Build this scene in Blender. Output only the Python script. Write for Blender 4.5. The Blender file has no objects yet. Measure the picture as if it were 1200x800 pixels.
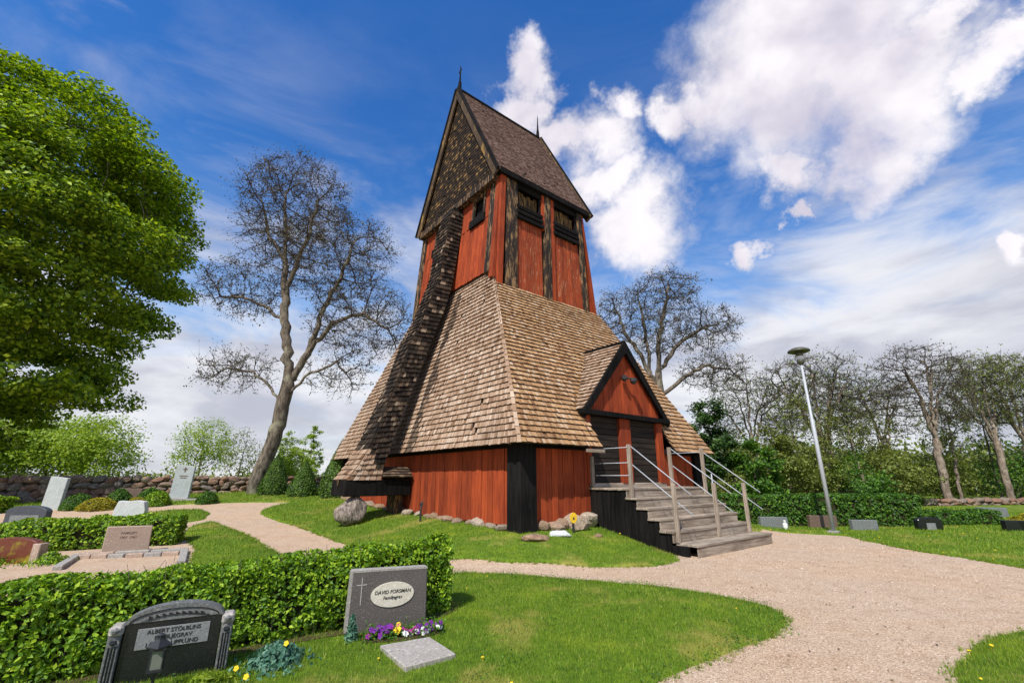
import bpy, bmesh, math, random
import numpy as np
from mathutils import Vector, Matrix, geometry, noise
rnd = random.Random(7); nr = np.random.default_rng(7)
sc = bpy.context.scene
COL = sc.collection
PI = math.pi
# ------------------------------------------------------------------ camera
cd = bpy.data.cameras.new("camera"); cam = bpy.data.objects.new("camera", cd); COL.objects.link(cam)
cd.sensor_width = 36.0; cd.lens = 524.06 / 1200 * 36; cd.clip_end = 2000; cd.clip_start = 0.05
cam.location = (0, 0, 1.6); cam.rotation_euler = (math.radians(90 + 16.96), 0, 0)
sc.camera = cam
# ------------------------------------------------------------------ light
SUN_AZ = (-0.40, -0.92); SUN_EL = math.radians(50)
sd = bpy.data.lights.new("sun", 'SUN'); sd.energy = 4.3; sd.angle = math.radians(0.6); sd.color = (1.0, 0.95, 0.86)
sun = bpy.data.objects.new("sun", sd); COL.objects.link(sun)
_n = math.hypot(*SUN_AZ)
sv = Vector((SUN_AZ[0]/_n*math.cos(SUN_EL), SUN_AZ[1]/_n*math.cos(SUN_EL), math.sin(SUN_EL)))
sun.rotation_euler = sv.to_track_quat('Z', 'Y').to_euler()
sun.location = (-20, -25, 40)
sc.view_settings.view_transform = 'Standard'; sc.view_settings.look = 'None'
sc.view_settings.exposure = 0.36; sc.view_settings.gamma = 1
sc.cycles.max_bounces = 6; sc.cycles.diffuse_bounces = 3; sc.cycles.transparent_max_bounces = 6

class NT:
    def __init__(s, tree): s.t = tree; s.n = tree.nodes; s.l = tree.links; s.n.clear()
    def new(s, ty, ins=None, **kw):
        n = s.n.new(ty)
        for k, v in kw.items(): setattr(n, k, v)
        for k, v in (ins or {}).items(): s.set(n.inputs[k], v)
        return n
    def set(s, i, v):
        if isinstance(v, bpy.types.NodeSocket): s.l.new(v, i)
        elif isinstance(v, bpy.types.Node): s.l.new(v.outputs[0], i)
        else:
            if i.type == 'RGBA' and len(v) == 3: v = (*v, 1)
            i.default_value = v
    def math(s, op, a, b=0.0, c=0.0, clamp=False):
        return s.new('ShaderNodeMath', {0: a, 1: b, 2: c}, operation=op, use_clamp=clamp).outputs[0]
    def vmath(s, op, a, b=(0, 0, 0)):
        n = s.new('ShaderNodeVectorMath', {0: a, 1: b}, operation=op)
        return n.outputs[1] if op in ('LENGTH', 'DISTANCE', 'DOT_PRODUCT') else n.outputs[0]
    def mr(s, v, a, b, c=0.0, d=1.0, smooth=True):
        return s.new('ShaderNodeMapRange', {0: v, 1: a, 2: b, 3: c, 4: d}, interpolation_type='SMOOTHSTEP' if smooth else 'LINEAR').outputs[0]
    def mix(s, f, a, b, mode='MIX'):
        n = s.new('ShaderNodeMix', data_type='RGBA', blend_type=mode)
        s.set(n.inputs[0], f); s.set(n.inputs[6], a); s.set(n.inputs[7], b); return n.outputs[2]
    def noise(s, vec, scale, detail=4, rough=.55, dist=0.0, out=0):
        return s.new('ShaderNodeTexNoise', {'Vector': vec, 'Scale': scale, 'Detail': detail, 'Roughness': rough, 'Distortion': dist}).outputs[out]
    def ramp(s, v, stops):
        n = s.new('ShaderNodeValToRGB', {0: v}); e = n.color_ramp.elements
        while len(e) < len(stops): e.new(.5)
        for q, (p, c) in zip(e, stops): q.position = p; q.color = (*c, 1)
        return n.outputs[0]
    def scaled(s, vec, sc_):
        return s.vmath('MULTIPLY', vec, sc_)

# ------------------------------------------------------------------ world
wd = bpy.data.worlds.new("World"); sc.world = wd; wd.use_nodes = True
w = NT(wd.node_tree)
sky = w.new('ShaderNodeTexSky', sky_type='NISHITA', sun_disc=False, sun_elevation=SUN_EL,
            sun_rotation=math.atan2(SUN_AZ[0], SUN_AZ[1]), air_density=1.0, dust_density=0.4, ozone_density=2.0)
d = w.vmath('NORMALIZE', w.new('ShaderNodeTexCoord').outputs['Generated'])
sep = w.new('ShaderNodeSeparateXYZ', {0: d}); dz = sep.outputs[2]
skyc = w.mix(1.0, sky.outputs[0], (0.26, 0.74, 1.32), 'MULTIPLY')
skyc = w.mix(w.mr(dz, .05, .78), w.mix(1.0, skyc, (2.3, 1.42, .98), 'MULTIPLY'), skyc)
den = w.math('ADD', w.math('MAXIMUM', dz, 0.0), 0.12)
p = w.vmath('DIVIDE', d, w.new('ShaderNodeCombineXYZ', {0: den, 1: den, 2: 1.0}))
p = w.scaled(p, (1, 1, 0.0))
n1 = w.noise(p, 2.1, 9, .6, .35)
n2 = w.noise(w.scaled(d, (1.5, 1.5, 4.2)), 1.7, 9, .58, .7)
n3 = w.noise(d, 9.0, 8, .62, .3)
warp = w.vmath('MULTIPLY', w.vmath('SUBTRACT', w.noise(d, 4.5, 7, .62, 0, 1), (.5, .5, .5)), (.30, .30, .30))
dw = w.vmath('ADD', d, warp)
BL = [(0.499, 0.558, 0.663, 0.183), (0.429, 0.647, 0.63, 0.142), (0.598, 0.549, 0.584, 0.126), (0.576, 0.629, 0.523, 0.108), (0.472, 0.696, 0.541, 0.07), (0.687, 0.468, 0.556, 0.055), (0.6, 0.475, 0.644, 0.059), (0.35, 0.671, 0.653, 0.071), (0.033, 0.669, 0.742, 0.057), (0.025, 0.716, 0.697, 0.06), (0.155, 0.749, 0.644, 0.096), (0.199, 0.697, 0.689, 0.061), (0.259, 0.829, 0.496, 0.114), (0.178, 0.802, 0.57, 0.076), (0.503, 0.735, 0.454, 0.026), (0.465, 0.787, 0.405, 0.038), (0.741, 0.587, 0.326, 0.039), (0.09, 0.74, 0.665, 0.06), (0.30, 0.70, 0.648, 0.055)]
acc = None
for x, y, z, r in BL:
    dd = w.vmath('DISTANCE', dw, (x, y, z))
    m = w.mr(dd, r*1.5, r*.2)
    acc = m if acc is None else w.math('MAXIMUM', acc, m)
blob = w.mr(w.math('ADD', acc, w.math('MULTIPLY', w.math('SUBTRACT', n3, .5), .95)), .14, 1.0)
# low banks of cloud: broad to the left, thinner to the right; wisps higher up
low = w.mr(w.math('ADD', dz, w.math('MULTIPLY', w.math('SUBTRACT', n2, .5), 1.1)), .56, .14)
wisp = w.math('MULTIPLY', w.mr(n2, .45, .80), w.mr(dz, .85, .3))
dens = w.math('MAXIMUM', blob, w.math('MAXIMUM', w.math('MULTIPLY', low, .95), w.math('MULTIPLY', wisp, .6)))
# behind the camera the same weather goes on as scattered cumulus
back = w.math('MULTIPLY', w.mr(n1, .5, .62), w.mr(sep.outputs[1], .1, -.15))
dens = w.math('MAXIMUM', dens, back)
shade = w.mix(w.mr(w.noise(w.scaled(d, (1, 1, 3.2)), 3.6, 6, .55, .4), .32, .66), (.58, .58, .66), (.96, .95, .98))
shade = w.mix(w.mr(acc, .3, .95), shade, w.mix(w.mr(w.noise(d, 5.5, 5, .5, .2), .32, .60), (.72, .68, .80), (1.10, 1.05, 1.09)))
bg1 = w.new('ShaderNodeBackground', {0: skyc, 1: 0.118})
bg2 = w.new('ShaderNodeBackground', {0: shade, 1: 0.74})
mx = w.new('ShaderNodeMixShader', {0: dens, 1: bg1.outputs[0], 2: bg2.outputs[0]})
w.new('ShaderNodeOutputWorld', {0: mx.outputs[0]})

# ------------------------------------------------------------------ materials
MATS = {}
def mat(name, fn, rough=.8, spec=.3):
    if name in MATS: return MATS[name]
    m = bpy.data.materials.new(name); m.use_nodes = True
    t = NT(m.node_tree)
    co = t.new('ShaderNodeTexCoord').outputs['Object']
    geo = t.new('ShaderNodeNewGeometry')
    bs = t.new('ShaderNodeBsdfPrincipled', {'Roughness': rough, 'Specular IOR Level': spec})
    out = t.new('ShaderNodeOutputMaterial', {0: bs.outputs[0]})
    r = fn(t, co, geo, bs)
    col, bump = (r if isinstance(r, tuple) and len(r) == 2 else (r, None))
    t.set(bs.inputs['Base Color'], col)
    if bump is not None:
        h, dist, stren = bump
        b = t.new('ShaderNodeBump', {'Height': h, 'Distance': dist, 'Strength': stren})
        t.set(bs.inputs['Normal'], b.outputs[0])
    MATS[name] = m; return m
def wood(name, c1, c2, axis=2, grain=28., patch=None, pamt=(.55, .7), rough=.85, vary=.35, pscale=1.2):
    def fn(t, co, geo, bs):
        orv = t.new('ShaderNodeObjectInfo').outputs['Random']
        s = [grain]*3; s[axis] = grain*.06
        off = t.new('ShaderNodeCombineXYZ', {0: t.math('MULTIPLY', orv, 37.), 1: t.math('MULTIPLY', orv, 13.), 2: t.math('MULTIPLY', orv, 5.)})
        v = t.vmath('ADD', co, off.outputs[0])
        g = t.noise(t.scaled(v, s), 1, 5, .65)
        big = t.noise(v, .9, 4)
        col = t.mix(t.mr(t.math('ADD', g, t.math('MULTIPLY', t.math('SUBTRACT', big, .5), .6)), .3, .7), c1, c2)
        if patch:
            s2 = [pscale*6]*3; s2[axis] = pscale*1.2
            pn = t.noise(t.scaled(v, s2), 1, 6, .7)
            col = t.mix(t.mr(pn, *pamt), col, patch)
        st3 = [7.]*3; st3[axis] = .55
        col = t.mix(t.mr(t.noise(t.scaled(v, st3), 1, 5, .7), .5, .74, 0, .55), col, t.mix(1.0, col, (.42, .42, .45), 'MULTIPLY'))
        k = t.math('ADD', t.math('MULTIPLY', t.math('SUBTRACT', orv, .5), vary), 1.0)
        col = t.mix(1.0, col, t.new('ShaderNodeCombineColor', {0: k, 1: k, 2: k}).outputs[0], 'MULTIPLY')
        return col, (g, .006, .6)
    return mat(name, fn, rough, .25)
RED = wood('falu_red_boards', (.19, .029, .009), (.35, .060, .015), patch=(.26, .085, .035), pamt=(.66, .9), vary=.4)
REDW = wood('weathered_red_boards', (.19, .031, .010), (.36, .066, .018), patch=(.46, .25, .14), pamt=(.53, .72), vary=.4, pscale=2.2)
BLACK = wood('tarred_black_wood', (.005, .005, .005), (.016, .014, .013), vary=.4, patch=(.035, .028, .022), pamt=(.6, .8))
TARP = wood('flaking_tarred_posts', (.014, .011, .009), (.035, .025, .018), patch=(.26, .155, .07), pamt=(.48, .62), pscale=1.6)
GOLD = wood('weathered_golden_boards', (.06, .036, .014), (.28, .16, .045), patch=(.014, .011, .009), pamt=(.46, .58), pscale=2.)
BARGE = wood('bargeboard_wood', (.035, .025, .018), (.11, .07, .035), patch=(.40, .24, .06), pamt=(.55, .68), pscale=.8)
def greyw(axis, nm): return wood(nm, (.19, .145, .105), (.40, .33, .255), axis=axis, grain=30, patch=(.12, .10, .07), pamt=(.55, .8), vary=.3)
BLACK.node_tree.nodes['Principled BSDF'].inputs['Specular IOR Level'].default_value = .06
GREYX = greyw(0, 'weathered_grey_planks'); GREYZ = greyw(2, 'weathered_grey_posts')
DOORW = wood('dark_door_planks', (.012, .009, .007), (.035, .024, .016), axis=0, patch=(.08, .05, .025), pamt=(.6, .8))
STEEL = mat('galvanised_steel', lambda t, co, g, b: (t.mix(t.noise(co, 14, 4), (.34, .36, .38), (.50, .52, .54)), (t.noise(co, 60, 3), .002, .3)), .6, .4)
STEEL.node_tree.nodes['Principled BSDF'].inputs['Metallic'].default_value = .15
DARKM = mat('dark_green_lamp_metal', lambda t, co, g, b: t.mix(t.noise(co, 8, 4), (.035, .04, .028), (.10, .10, .06)), .45, .5)
IRON = mat('black_iron', lambda t, co, g, b: (t.mix(t.noise(co, 20, 4), (.008, .008, .009), (.03, .03, .032)), (t.noise(co, 50, 3), .002, .3)), .5, .5)
YEL = mat('yellow_paint', lambda t, co, g, b: t.mix(t.mr(t.noise(co, 30, 4), .4, .7), (.75, .48, .02), (.55, .33, .03)), .5)
GLASS = mat('lamp_glass', lambda t, co, g, b: t.mix(t.noise(co, 20, 3), (.55, .57, .55), (.75, .77, .74)), .15, .6)
SMOKED = mat('dusty_lantern_glass', lambda t, co, g, b: t.mix(t.noise(co, 20, 3), (.10, .11, .09), (.20, .21, .17)), .2, .6)

def shingles(name, stops, dark_band=None, rough=.85):
    def fn(t, co, geo, bs):
        ri = geo.outputs['Random Per Island']
        col = t.ramp(ri, stops)
        g = t.noise(t.scaled(co, (60, 60, 5)), 1, 4, .6)
        blot = t.noise(co, .9, 5, .6)
        col = t.mix(t.mr(blot, .35, .7, 0, .45), col, t.mix(1.0, col, (.62, .55, .48), 'MULTIPLY'))
        col = t.mix(t.mr(g, .3, .75, 0, .55), col, t.mix(1.0, col, (.50, .46, .42), 'MULTIPLY'))
        col = t.mix(t.mr(t.noise(t.scaled(co, (1.6, 1.6, .22)), 1, 5, .65), .48, .7, 0, .5), col, t.mix(1.0, col, (.68, .70, .74), 'MULTIPLY'))
        col = t.mix(t.mr(t.noise(co, 3.3, 6, .7), .60, .74, 0, .45), col, (.16, .15, .07))
        return col, (g, .004, .5)
    return mat(name, fn, rough, .2)
SH = shingles('pine_shingles', [(0, (.20, .115, .065)), (.12, (.32, .205, .13)), (.5, (.42, .285, .19)), (.85, (.49, .355, .25)), (1, (.58, .46, .35))])
SHR = shingles('orange_pine_shingles', [(0, (.22, .11, .05)), (.12, (.35, .20, .10)), (.5, (.48, .28, .13)), (.85, (.55, .35, .19)), (1, (.60, .45, .31))])
SHS = shingles('dark_brown_shingles', [(0, (.05, .035, .028)), (.5, (.10, .07, .05)), (1, (.20, .14, .09))])
SHT = shingles('tarred_strut_shingles', [(0, (.012, .009, .007)), (.5, (.036, .026, .019)), (.85, (.075, .052, .036)), (.93, (.16, .115, .075)), (1, (.36, .28, .20))])
SHG = shingles('tarred_gable_shingles', [(0, (.010, .008, .006)), (.6, (.030, .020, .012)), (.85, (.08, .05, .022)), (1, (.28, .17, .06))])
SHU = shingles('purple_brown_roof_shingles', [(0, (.085, .046, .034)), (.5, (.15, .087, .063)), (1, (.24, .155, .115))])

ENDG = mat('end_grain_course_shade', lambda t, co, g, b: t.mix(t.noise(co, 30, 3), (.05, .032, .02), (.13, .085, .055)), .9, .1)  # end grain, darkened to paint in the shadow lines between courses
def leafmat(name, stops, trans=.35, rough=.55):
    m = bpy.data.materials.new(name); m.use_nodes = True; t = NT(m.node_tree)
    geo = t.new('ShaderNodeNewGeometry'); co = t.new('ShaderNodeTexCoord').outputs['Object']
    col = t.ramp(geo.outputs['Random Per Island'], stops)
    big = t.noise(co, .8, 3)
    col = t.mix(t.mr(big, .3, .7, 0, .35), col, t.mix(1.0, col, (.65, .72, .6), 'MULTIPLY'))
    b = t.new('ShaderNodeBsdfPrincipled', {'Base Color': col, 'Roughness': rough, 'Specular IOR Level': .35})
    tr = t.new('ShaderNodeBsdfTranslucent', {'Color': t.mix(1.0, col, (1.25, 1.2, .5), 'MULTIPLY')})
    mxx = t.new('ShaderNodeMixShader', {0: trans, 1: b.outputs[0], 2: tr.outputs[0]})
    t.new('ShaderNodeOutputMaterial', {0: mxx.outputs[0]}); return m
HEDGE = leafmat('hedge_leaves', [(0, (.05, .11, .008)), (.35, (.13, .27, .012)), (.75, (.27, .44, .018)), (1, (.46, .60, .04))])
HEDGED = leafmat('dark_hedge_leaves', [(0, (.03, .08, .012)), (.6, (.075, .18, .018)), (1, (.16, .31, .025))])
MAPLE = leafmat('maple_leaves', [(0, (.05, .10, .007)), (.35, (.14, .25, .009)), (.75, (.30, .44, .014)), (1, (.50, .62, .04))], .36)
LIME = leafmat('pale_spring_leaves', [(0, (.16, .26, .02)), (.5, (.28, .40, .03)), (1, (.42, .50, .07))], .45)
OLIVE = leafmat('olive_spring_leaves', [(0, (.08, .10, .02)), (.5, (.17, .21, .035)), (1, (.30, .34, .08))], .4)
BUDS = leafmat('brown_buds', [(0, (.05, .042, .032)), (.7, (.12, .10, .06)), (1, (.22, .21, .09))], .2)
CONIF = leafmat('dark_conifer', [(0, (.02, .055, .012)), (.6, (.05, .11, .02)), (1, (.10, .19, .03))], .2)
THUJA = leafmat('thuja_leaves', [(0, (.03, .07, .010)), (.6, (.08, .16, .015)), (1, (.15, .25, .02))], .2)
GOLDL = leafmat('golden_shrub_leaves', [(0, (.18, .17, .01)), (.6, (.34, .30, .015)), (1, (.48, .40, .03))], .35)
BLUEG = leafmat('blue_green_leaves', [(0, (.05, .13, .09)), (.6, (.10, .24, .16)), (1, (.20, .36, .25))], .25)
TWIGC = mat('hedge_twigs', lambda t, co, g, b: t.mix(t.noise(co, 25, 4), (.018, .022, .008), (.05, .045, .02)), .9, .1)
def barkf(c1, c2, c3):
    def fn(t, co, g, b):
        n = t.noise(t.scaled(co, (9, 9, 2.5)), 1, 6, .65); q = t.noise(co, 1.7, 4)
        return t.mix(t.mr(q, .52, .66), t.mix(t.mr(n, .35, .65), c1, c2), c3), (n, .03, .8)
    return fn
BARK = mat('ash_bark', barkf((.06, .048, .036), (.20, .165, .125), (.24, .22, .15)), .9, .2)
BARKL = mat('pale_bark', barkf((.10, .075, .055), (.30, .235, .18), (.34, .28, .22)), .9, .2)
TWIG = mat('twig_bark', barkf((.045, .036, .030), (.11, .090, .075), (.14, .12, .09)), .9, .2)

def grassf(t, co, g, b):
    n = t.noise(co, 1.1, 6, .6); m = t.noise(co, 9, 6, .7); f = t.noise(co, 120, 3, .7)
    col = t.mix(t.mr(m, .3, .7), (.065, .12, .010), (.165, .26, .016))
    col = t.mix(t.mr(n, .5, .72, 0, .65), col, (.33, .38, .022))
    col = t.mix(t.mr(f, .3, .7, 0, .5), col, (.05, .09, .012))
    dry = t.noise(t.vmath('ADD', co, (7, 3, 0)), .8, 6, .65)
    col = t.mix(t.mr(dry, .52, .68, 0, .7), col, (.34, .29, .07))
    return col, (t.math('ADD', m, t.math('MULTIPLY', f, .4)), .03, .7)
GRASS = mat('lawn_grass', grassf, .9, .15)
def bladef():
    m = leafmat('grass_blades', [(0, (.08, .15, .008)), (.45, (.16, .28, .012)), (.85, (.29, .41, .02)), (1, (.50, .46, .12))], .35, .6)
    t = m.node_tree; nn = NT.__new__(NT); nn.t = t; nn.n = t.nodes; nn.l = t.links
    pr = [q for q in t.nodes if q.type == 'BSDF_PRINCIPLED'][0]; src = pr.inputs['Base Color'].links[0].from_socket
    co = nn.new('ShaderNodeTexCoord').outputs['Object']; dry = nn.noise(nn.vmath('ADD', co, (7, 3, 0)), .8, 6, .65); fine = nn.noise(co, 5., 4, .6)
    lush = nn.noise(nn.vmath('ADD', co, (2, 8, 0)), .45, 4, .6)
    c = nn.mix(nn.mr(lush, .45, .65, 0, .5), src, nn.mix(1.0, src, (.62, .78, .8), 'MULTIPLY'))
    c = nn.mix(nn.mr(nn.math('ADD', dry, nn.math('MULTIPLY', nn.math('SUBTRACT', fine, .5), .35)), .52, .68, 0, .75), c, (.42, .36, .09)); nn.l.new(c, pr.inputs['Base Color']); return m
BLADE = bladef()
def gravelf(t, co, g, b):
    v = t.new('ShaderNodeTexVoronoi', {'Vector': co, 'Scale': 75.})
    v2 = t.new('ShaderNodeTexVoronoi', {'Vector': co, 'Scale': 170.})
    hs = t.new('ShaderNodeSeparateColor', {0: v.outputs['Color']})
    col = t.ramp(hs.outputs[0], [(0, (.24, .165, .12)), (.18, (.40, .295, .22)), (.55, (.51, .385, .30)), (.85, (.60, .475, .385)), (1, (.72, .62, .53))])
    h2 = t.new('ShaderNodeSeparateColor', {0: v2.outputs['Color']})
    col = t.mix(.35, col, t.ramp(h2.outputs[1], [(0, (.26, .18, .13)), (.6, (.50, .37, .28)), (1, (.66, .54, .45))]))
    n = t.noise(co, .5, 5, .6); n2 = t.noise(co, 2.6, 5, .6)
    col = t.mix(t.mr(n, .4, .7, 0, .35), col, t.mix(1.0, col, (1.05, .90, .72), 'MULTIPLY'))
    col = t.mix(t.mr(n2, .42, .72, 0, .55), col, t.mix(1.0, col, (.78, .72, .67), 'MULTIPLY'))
    tr_ = t.noise(t.vmath('ADD', t.scaled(co, (.35, 1.3, 1)), (3, 9, 0)), 1.3, 6, .6)
    col = t.mix(t.mr(tr_, .5, .68, 0, .45), col, t.mix(1.0, col, (1.12, 1.06, .98), 'MULTIPLY'))
    col = t.mix(1.0, col, (1.08, 1.04, .93), 'MULTIPLY')
    return col, (v.outputs['Distance'], .012, .9)
GRAVEL = mat('pink_gravel', gravelf, .9, .2)
def granite(name, c1, c2, c3, sc_=90., rough=.6, lich=None, spec=.4):
    def fn(t, co, g, b):
        v = t.noise(co, sc_, 4, .8); q = t.noise(co, sc_*.45, 3, .7); big = t.noise(co, 3.5, 5, .6)
        col = t.mix(t.mr(v, .38, .62), c1, c2); col = t.mix(t.mr(q, .55, .68), col, c3)
        if lich: col = t.mix(t.mr(big, .48, .66), col, lich)
        else: col = t.mix(t.mr(big, .4, .75, 0, .35), col, t.mix(1.0, col, (.6, .57, .52), 'MULTIPLY'))
        return col, (v, .004, .35)
    return mat(name, fn, rough, spec)
G_DAVID = granite('brown_grey_granite', (.060, .050, .045), (.145, .125, .115), (.20, .175, .16))
G_EDGE = granite('pale_worn_lit_granite', (.22, .20, .18), (.40, .37, .33), (.50, .46, .41), 60, .8)  # worn pale stone; also paints the sunlit edges of the oval stone
G_OVAL = granite('cream_polished_granite', (.52, .47, .38), (.66, .61, .50), (.72, .68, .57), 60, .5)
G_BLACK = granite('polished_black_granite', (.006, .007, .008), (.013, .014, .016), (.022, .024, .026), 120, .18, spec=.6)
G_BGREY = granite('hewn_dark_grey_granite', (.07, .075, .075), (.17, .17, .165), (.27, .26, .24), 70, .7)
G_PANEL = granite('light_grey_inscription', (.15, .155, .155), (.24, .245, .24), (.31, .31, .30), 70, .5)
G_PINK = granite('pink_brown_granite', (.28, .195, .145), (.46, .345, .265), (.56, .45, .36), 70, .8)
G_RED = granite('dark_red_granite', (.085, .022, .014), (.17, .045, .025), (.24, .08, .04), 70, .3, lich=(.25, .20, .02))
G_WHITE = granite('rough_white_stone', (.42, .43, .42), (.62, .63, .61), (.74, .74, .70), 30, .9)
G_GREY = granite('pale_grey_stone', (.28, .31, .30), (.45, .49, .47), (.58, .60, .57), 40, .8)
G_MID = granite('mid_grey_stone', (.10, .11, .11), (.20, .21, .20), (.30, .30, .28), 60, .7)
G_BRN = granite('brown_stone', (.08, .05, .035), (.17, .11, .08), (.26, .19, .14), 60, .7)
INK = mat('dark_inscription', lambda t, co, g, b: (.02, .017, .014, 1), .6)
INKW = mat('pale_inscription', lambda t, co, g, b: (.40, .38, .34, 1), .6)
INKB = mat('worn_inscription', lambda t, co, g, b: (.13, .085, .06, 1), .8)
def rockm(name, c1, c2, c3):
    def fn(t, co, g, b):
        orv = t.new('ShaderNodeObjectInfo').outputs['Random']
        v = t.vmath('ADD', co, t.new('ShaderNodeCombineXYZ', {0: t.math('MULTIPLY', orv, 31.), 1: t.math('MULTIPLY', orv, 17.), 2: orv}).outputs[0])
        n = t.noise(v, 9, 6, .7); q = t.noise(v, 2.5, 4)
        base = t.ramp(orv, [(0, c1), (.35, c2), (.7, c3), (1, c1)])
        col = t.mix(t.mr(n, .35, .68), t.mix(1.0, base, (.55, .52, .5), 'MULTIPLY'), t.mix(1.0, base, (1.25, 1.2, 1.15), 'MULTIPLY'))
        col = t.mix(t.mr(q, .55, .7, 0, .5), col, (.26, .26, .18))
        return col, (n, .02, .7)
    return mat(name, fn, .9, .2)
ROCK = rockm('fieldstone', (.24, .13, .085), (.19, .17, .15), (.27, .19, .14))
ROCKP = rockm('pale_foundation_stone', (.30, .20, .13), (.26, .21, .165), (.42, .36, .29))
LOGM = mat('grey_boulder_face', lambda t, co, g, b: (t.mix(t.mr(t.noise(t.scaled(co, (16, 16, 4)), 1, 6, .7), .35, .65), (.085, .07, .06), (.38, .31, .25)), (t.noise(t.scaled(co, (14, 14, 3)), 1, 5, .7), .05, .9)), .9, .2)
WALLW = mat('white_house_paint', lambda t, co, g, b: t.mix(t.noise(co, 4, 4), (.62, .62, .60), (.80, .80, .78)), .8)
SOIL = mat('dark_soil', lambda t, co, g, b: (t.mix(t.noise(co, 40, 5), (.03, .02, .012), (.12, .08, .05)), (t.noise(co, 60, 4), .01, .8)), .95, .1)
FLW = {k: mat(k + '_petals', (lambda c: (lambda t, co, g, b: c))(c), .6) for k, c in
       dict(purple=(.20, .03, .30, 1), white=(.80, .78, .76, 1), yellow=(.80, .55, .02, 1), magenta=(.35, .04, .22, 1)).items()}

# ------------------------------------------------------------------ helpers
def tag(o, label=None, cat=None, group=None, kind=None):
    if label: o['label'] = label
    if cat: o['category'] = cat
    if group: o['group'] = group
    if kind: o['kind'] = kind
    return o
def empty(name, loc, rz=0, label=None, cat=None, group=None):
    o = bpy.data.objects.new(name, None); COL.objects.link(o); o.location = loc; o.rotation_euler = (0, 0, rz)
    o.empty_display_size = .2
    return tag(o, label, cat, group)
def link(name, me, parent=None, loc=(0, 0, 0), rot=(0, 0, 0), scale=(1, 1, 1)):
    o = bpy.data.objects.new(name, me); COL.objects.link(o); o.location = loc; o.rotation_euler = rot; o.scale = scale
    if parent: o.parent = parent
    return o
class MB:
    def __init__(s): s.v = []; s.f = []; s.m = []
    def add(s, vs, fs, mi=0):
        b = len(s.v); s.v += [tuple(q) for q in vs]; s.f += [tuple(b+i for i in f) for f in fs]; s.m += [mi]*len(fs)
    def slab(s, a, b, wv, tv, mi=0):     # bar from a to b, half width wv, half thickness tv
        a, b, wv, tv = map(Vector, (a, b, wv, tv))
        vs = [q + i*wv + j*tv for q in (a, b) for i, j in ((-1, -1), (1, -1), (1, 1), (-1, 1))]
        s.add(vs, [(3, 2, 1, 0), (4, 5, 6, 7), (0, 1, 5, 4), (1, 2, 6, 5), (2, 3, 7, 6), (3, 0, 4, 7)], mi)
    def box(s, x0, x1, y0, y1, z0, z1, mi=0):
        s.slab(((x0+x1)/2, (y0+y1)/2, z0), ((x0+x1)/2, (y0+y1)/2, z1), ((x1-x0)/2, 0, 0), (0, (y1-y0)/2, 0), mi)
    def prism(s, poly, off, mi=0):       # planar polygon extruded by vector
        off = Vector(off); n = len(poly); vs = [Vector(q) for q in poly]; vs += [q+off for q in vs]
        fs = [tuple(range(n))[::-1], tuple(range(n, 2*n))] + [(i, (i+1) % n, n+(i+1) % n, n+i) for i in range(n)]
        s.add(vs, fs, mi)
    def tube(s, pts, rs, n=6, mi=0, cap=True):
        pts = [Vector(q) for q in pts]; rings = []; b = len(s.v); up = Vector((.3, .2, 1)).normalized()
        for i, q in enumerate(pts):
            dr = (pts[min(i+1, len(pts)-1)] - pts[max(i-1, 0)]).normalized()
            x = dr.cross(Vector((0, 1, 0)) if abs(dr.z) > .9 else Vector((0, 0, 1))).normalized(); y = dr.cross(x)
            for k in range(n):
                a = 2*PI*k/n; s.v.append(tuple(q + (x*math.cos(a) + y*math.sin(a))*rs[i]))
        for i in range(len(pts)-1):
            for k in range(n):
                k2 = (k+1) % n; s.f.append((b+i*n+k, b+i*n+k2, b+(i+1)*n+k2, b+(i+1)*n+k)); s.m.append(mi)
        if cap:
            s.f.append(tuple(b+k for k in range(n))[::-1]); s.m.append(mi)
            s.f.append(tuple(b+(len(pts)-1)*n+k for k in range(n))); s.m.append(mi)
    def lathe(s, prof, n=20, c=(0, 0, 0), mi=0):
        b = len(s.v)
        for r, z in prof:
            for k in range(n):
                a = 2*PI*k/n; s.v.append((c[0]+r*math.cos(a), c[1]+r*math.sin(a), c[2]+z))
        for i in range(len(prof)-1):
            for k in range(n):
                k2 = (k+1) % n; s.f.append((b+i*n+k, b+i*n+k2, b+(i+1)*n+k2, b+(i+1)*n+k)); s.m.append(mi)
    def build(s, name, mats, parent=None, bevel=0, smooth=False, **kw):
        me = bpy.data.meshes.new(name); me.from_pydata(s.v, [], s.f)
        if not isinstance(mats, (list, tuple)): mats = [mats]
        for q in mats: me.materials.append(q)
        if len(mats) > 1: me.polygons.foreach_set('material_index', s.m)
        if bevel or not smooth:
            bm = bmesh.new(); bm.from_mesh(me)
            bmesh.ops.recalc_face_normals(bm, faces=bm.faces)
            if bevel: bmesh.ops.bevel(bm, geom=bm.edges[:], offset=bevel, segments=1, affect='EDGES', clamp_overlap=True)
            bm.to_mesh(me); bm.free()
        if smooth: me.polygons.foreach_set('use_smooth', [True]*len(me.polygons))
        return link(name, me, parent, **kw)
def npmesh(name, V, nper, m, tri=False):
    """V: (N, nper, 3) array, one polygon per entry."""
    N = len(V); me = bpy.data.meshes.new(name)
    me.vertices.add(N*nper); me.vertices.foreach_set('co', np.ascontiguousarray(V, dtype=np.float32).ravel())
    me.loops.add(N*nper); me.loops.foreach_set('vertex_index', np.arange(N*nper, dtype=np.int32))
    me.polygons.add(N); me.polygons.foreach_set('loop_start', np.arange(0, N*nper, nper, dtype=np.int32))
    me.update(calc_edges=True); me.materials.append(m); return me
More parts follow.
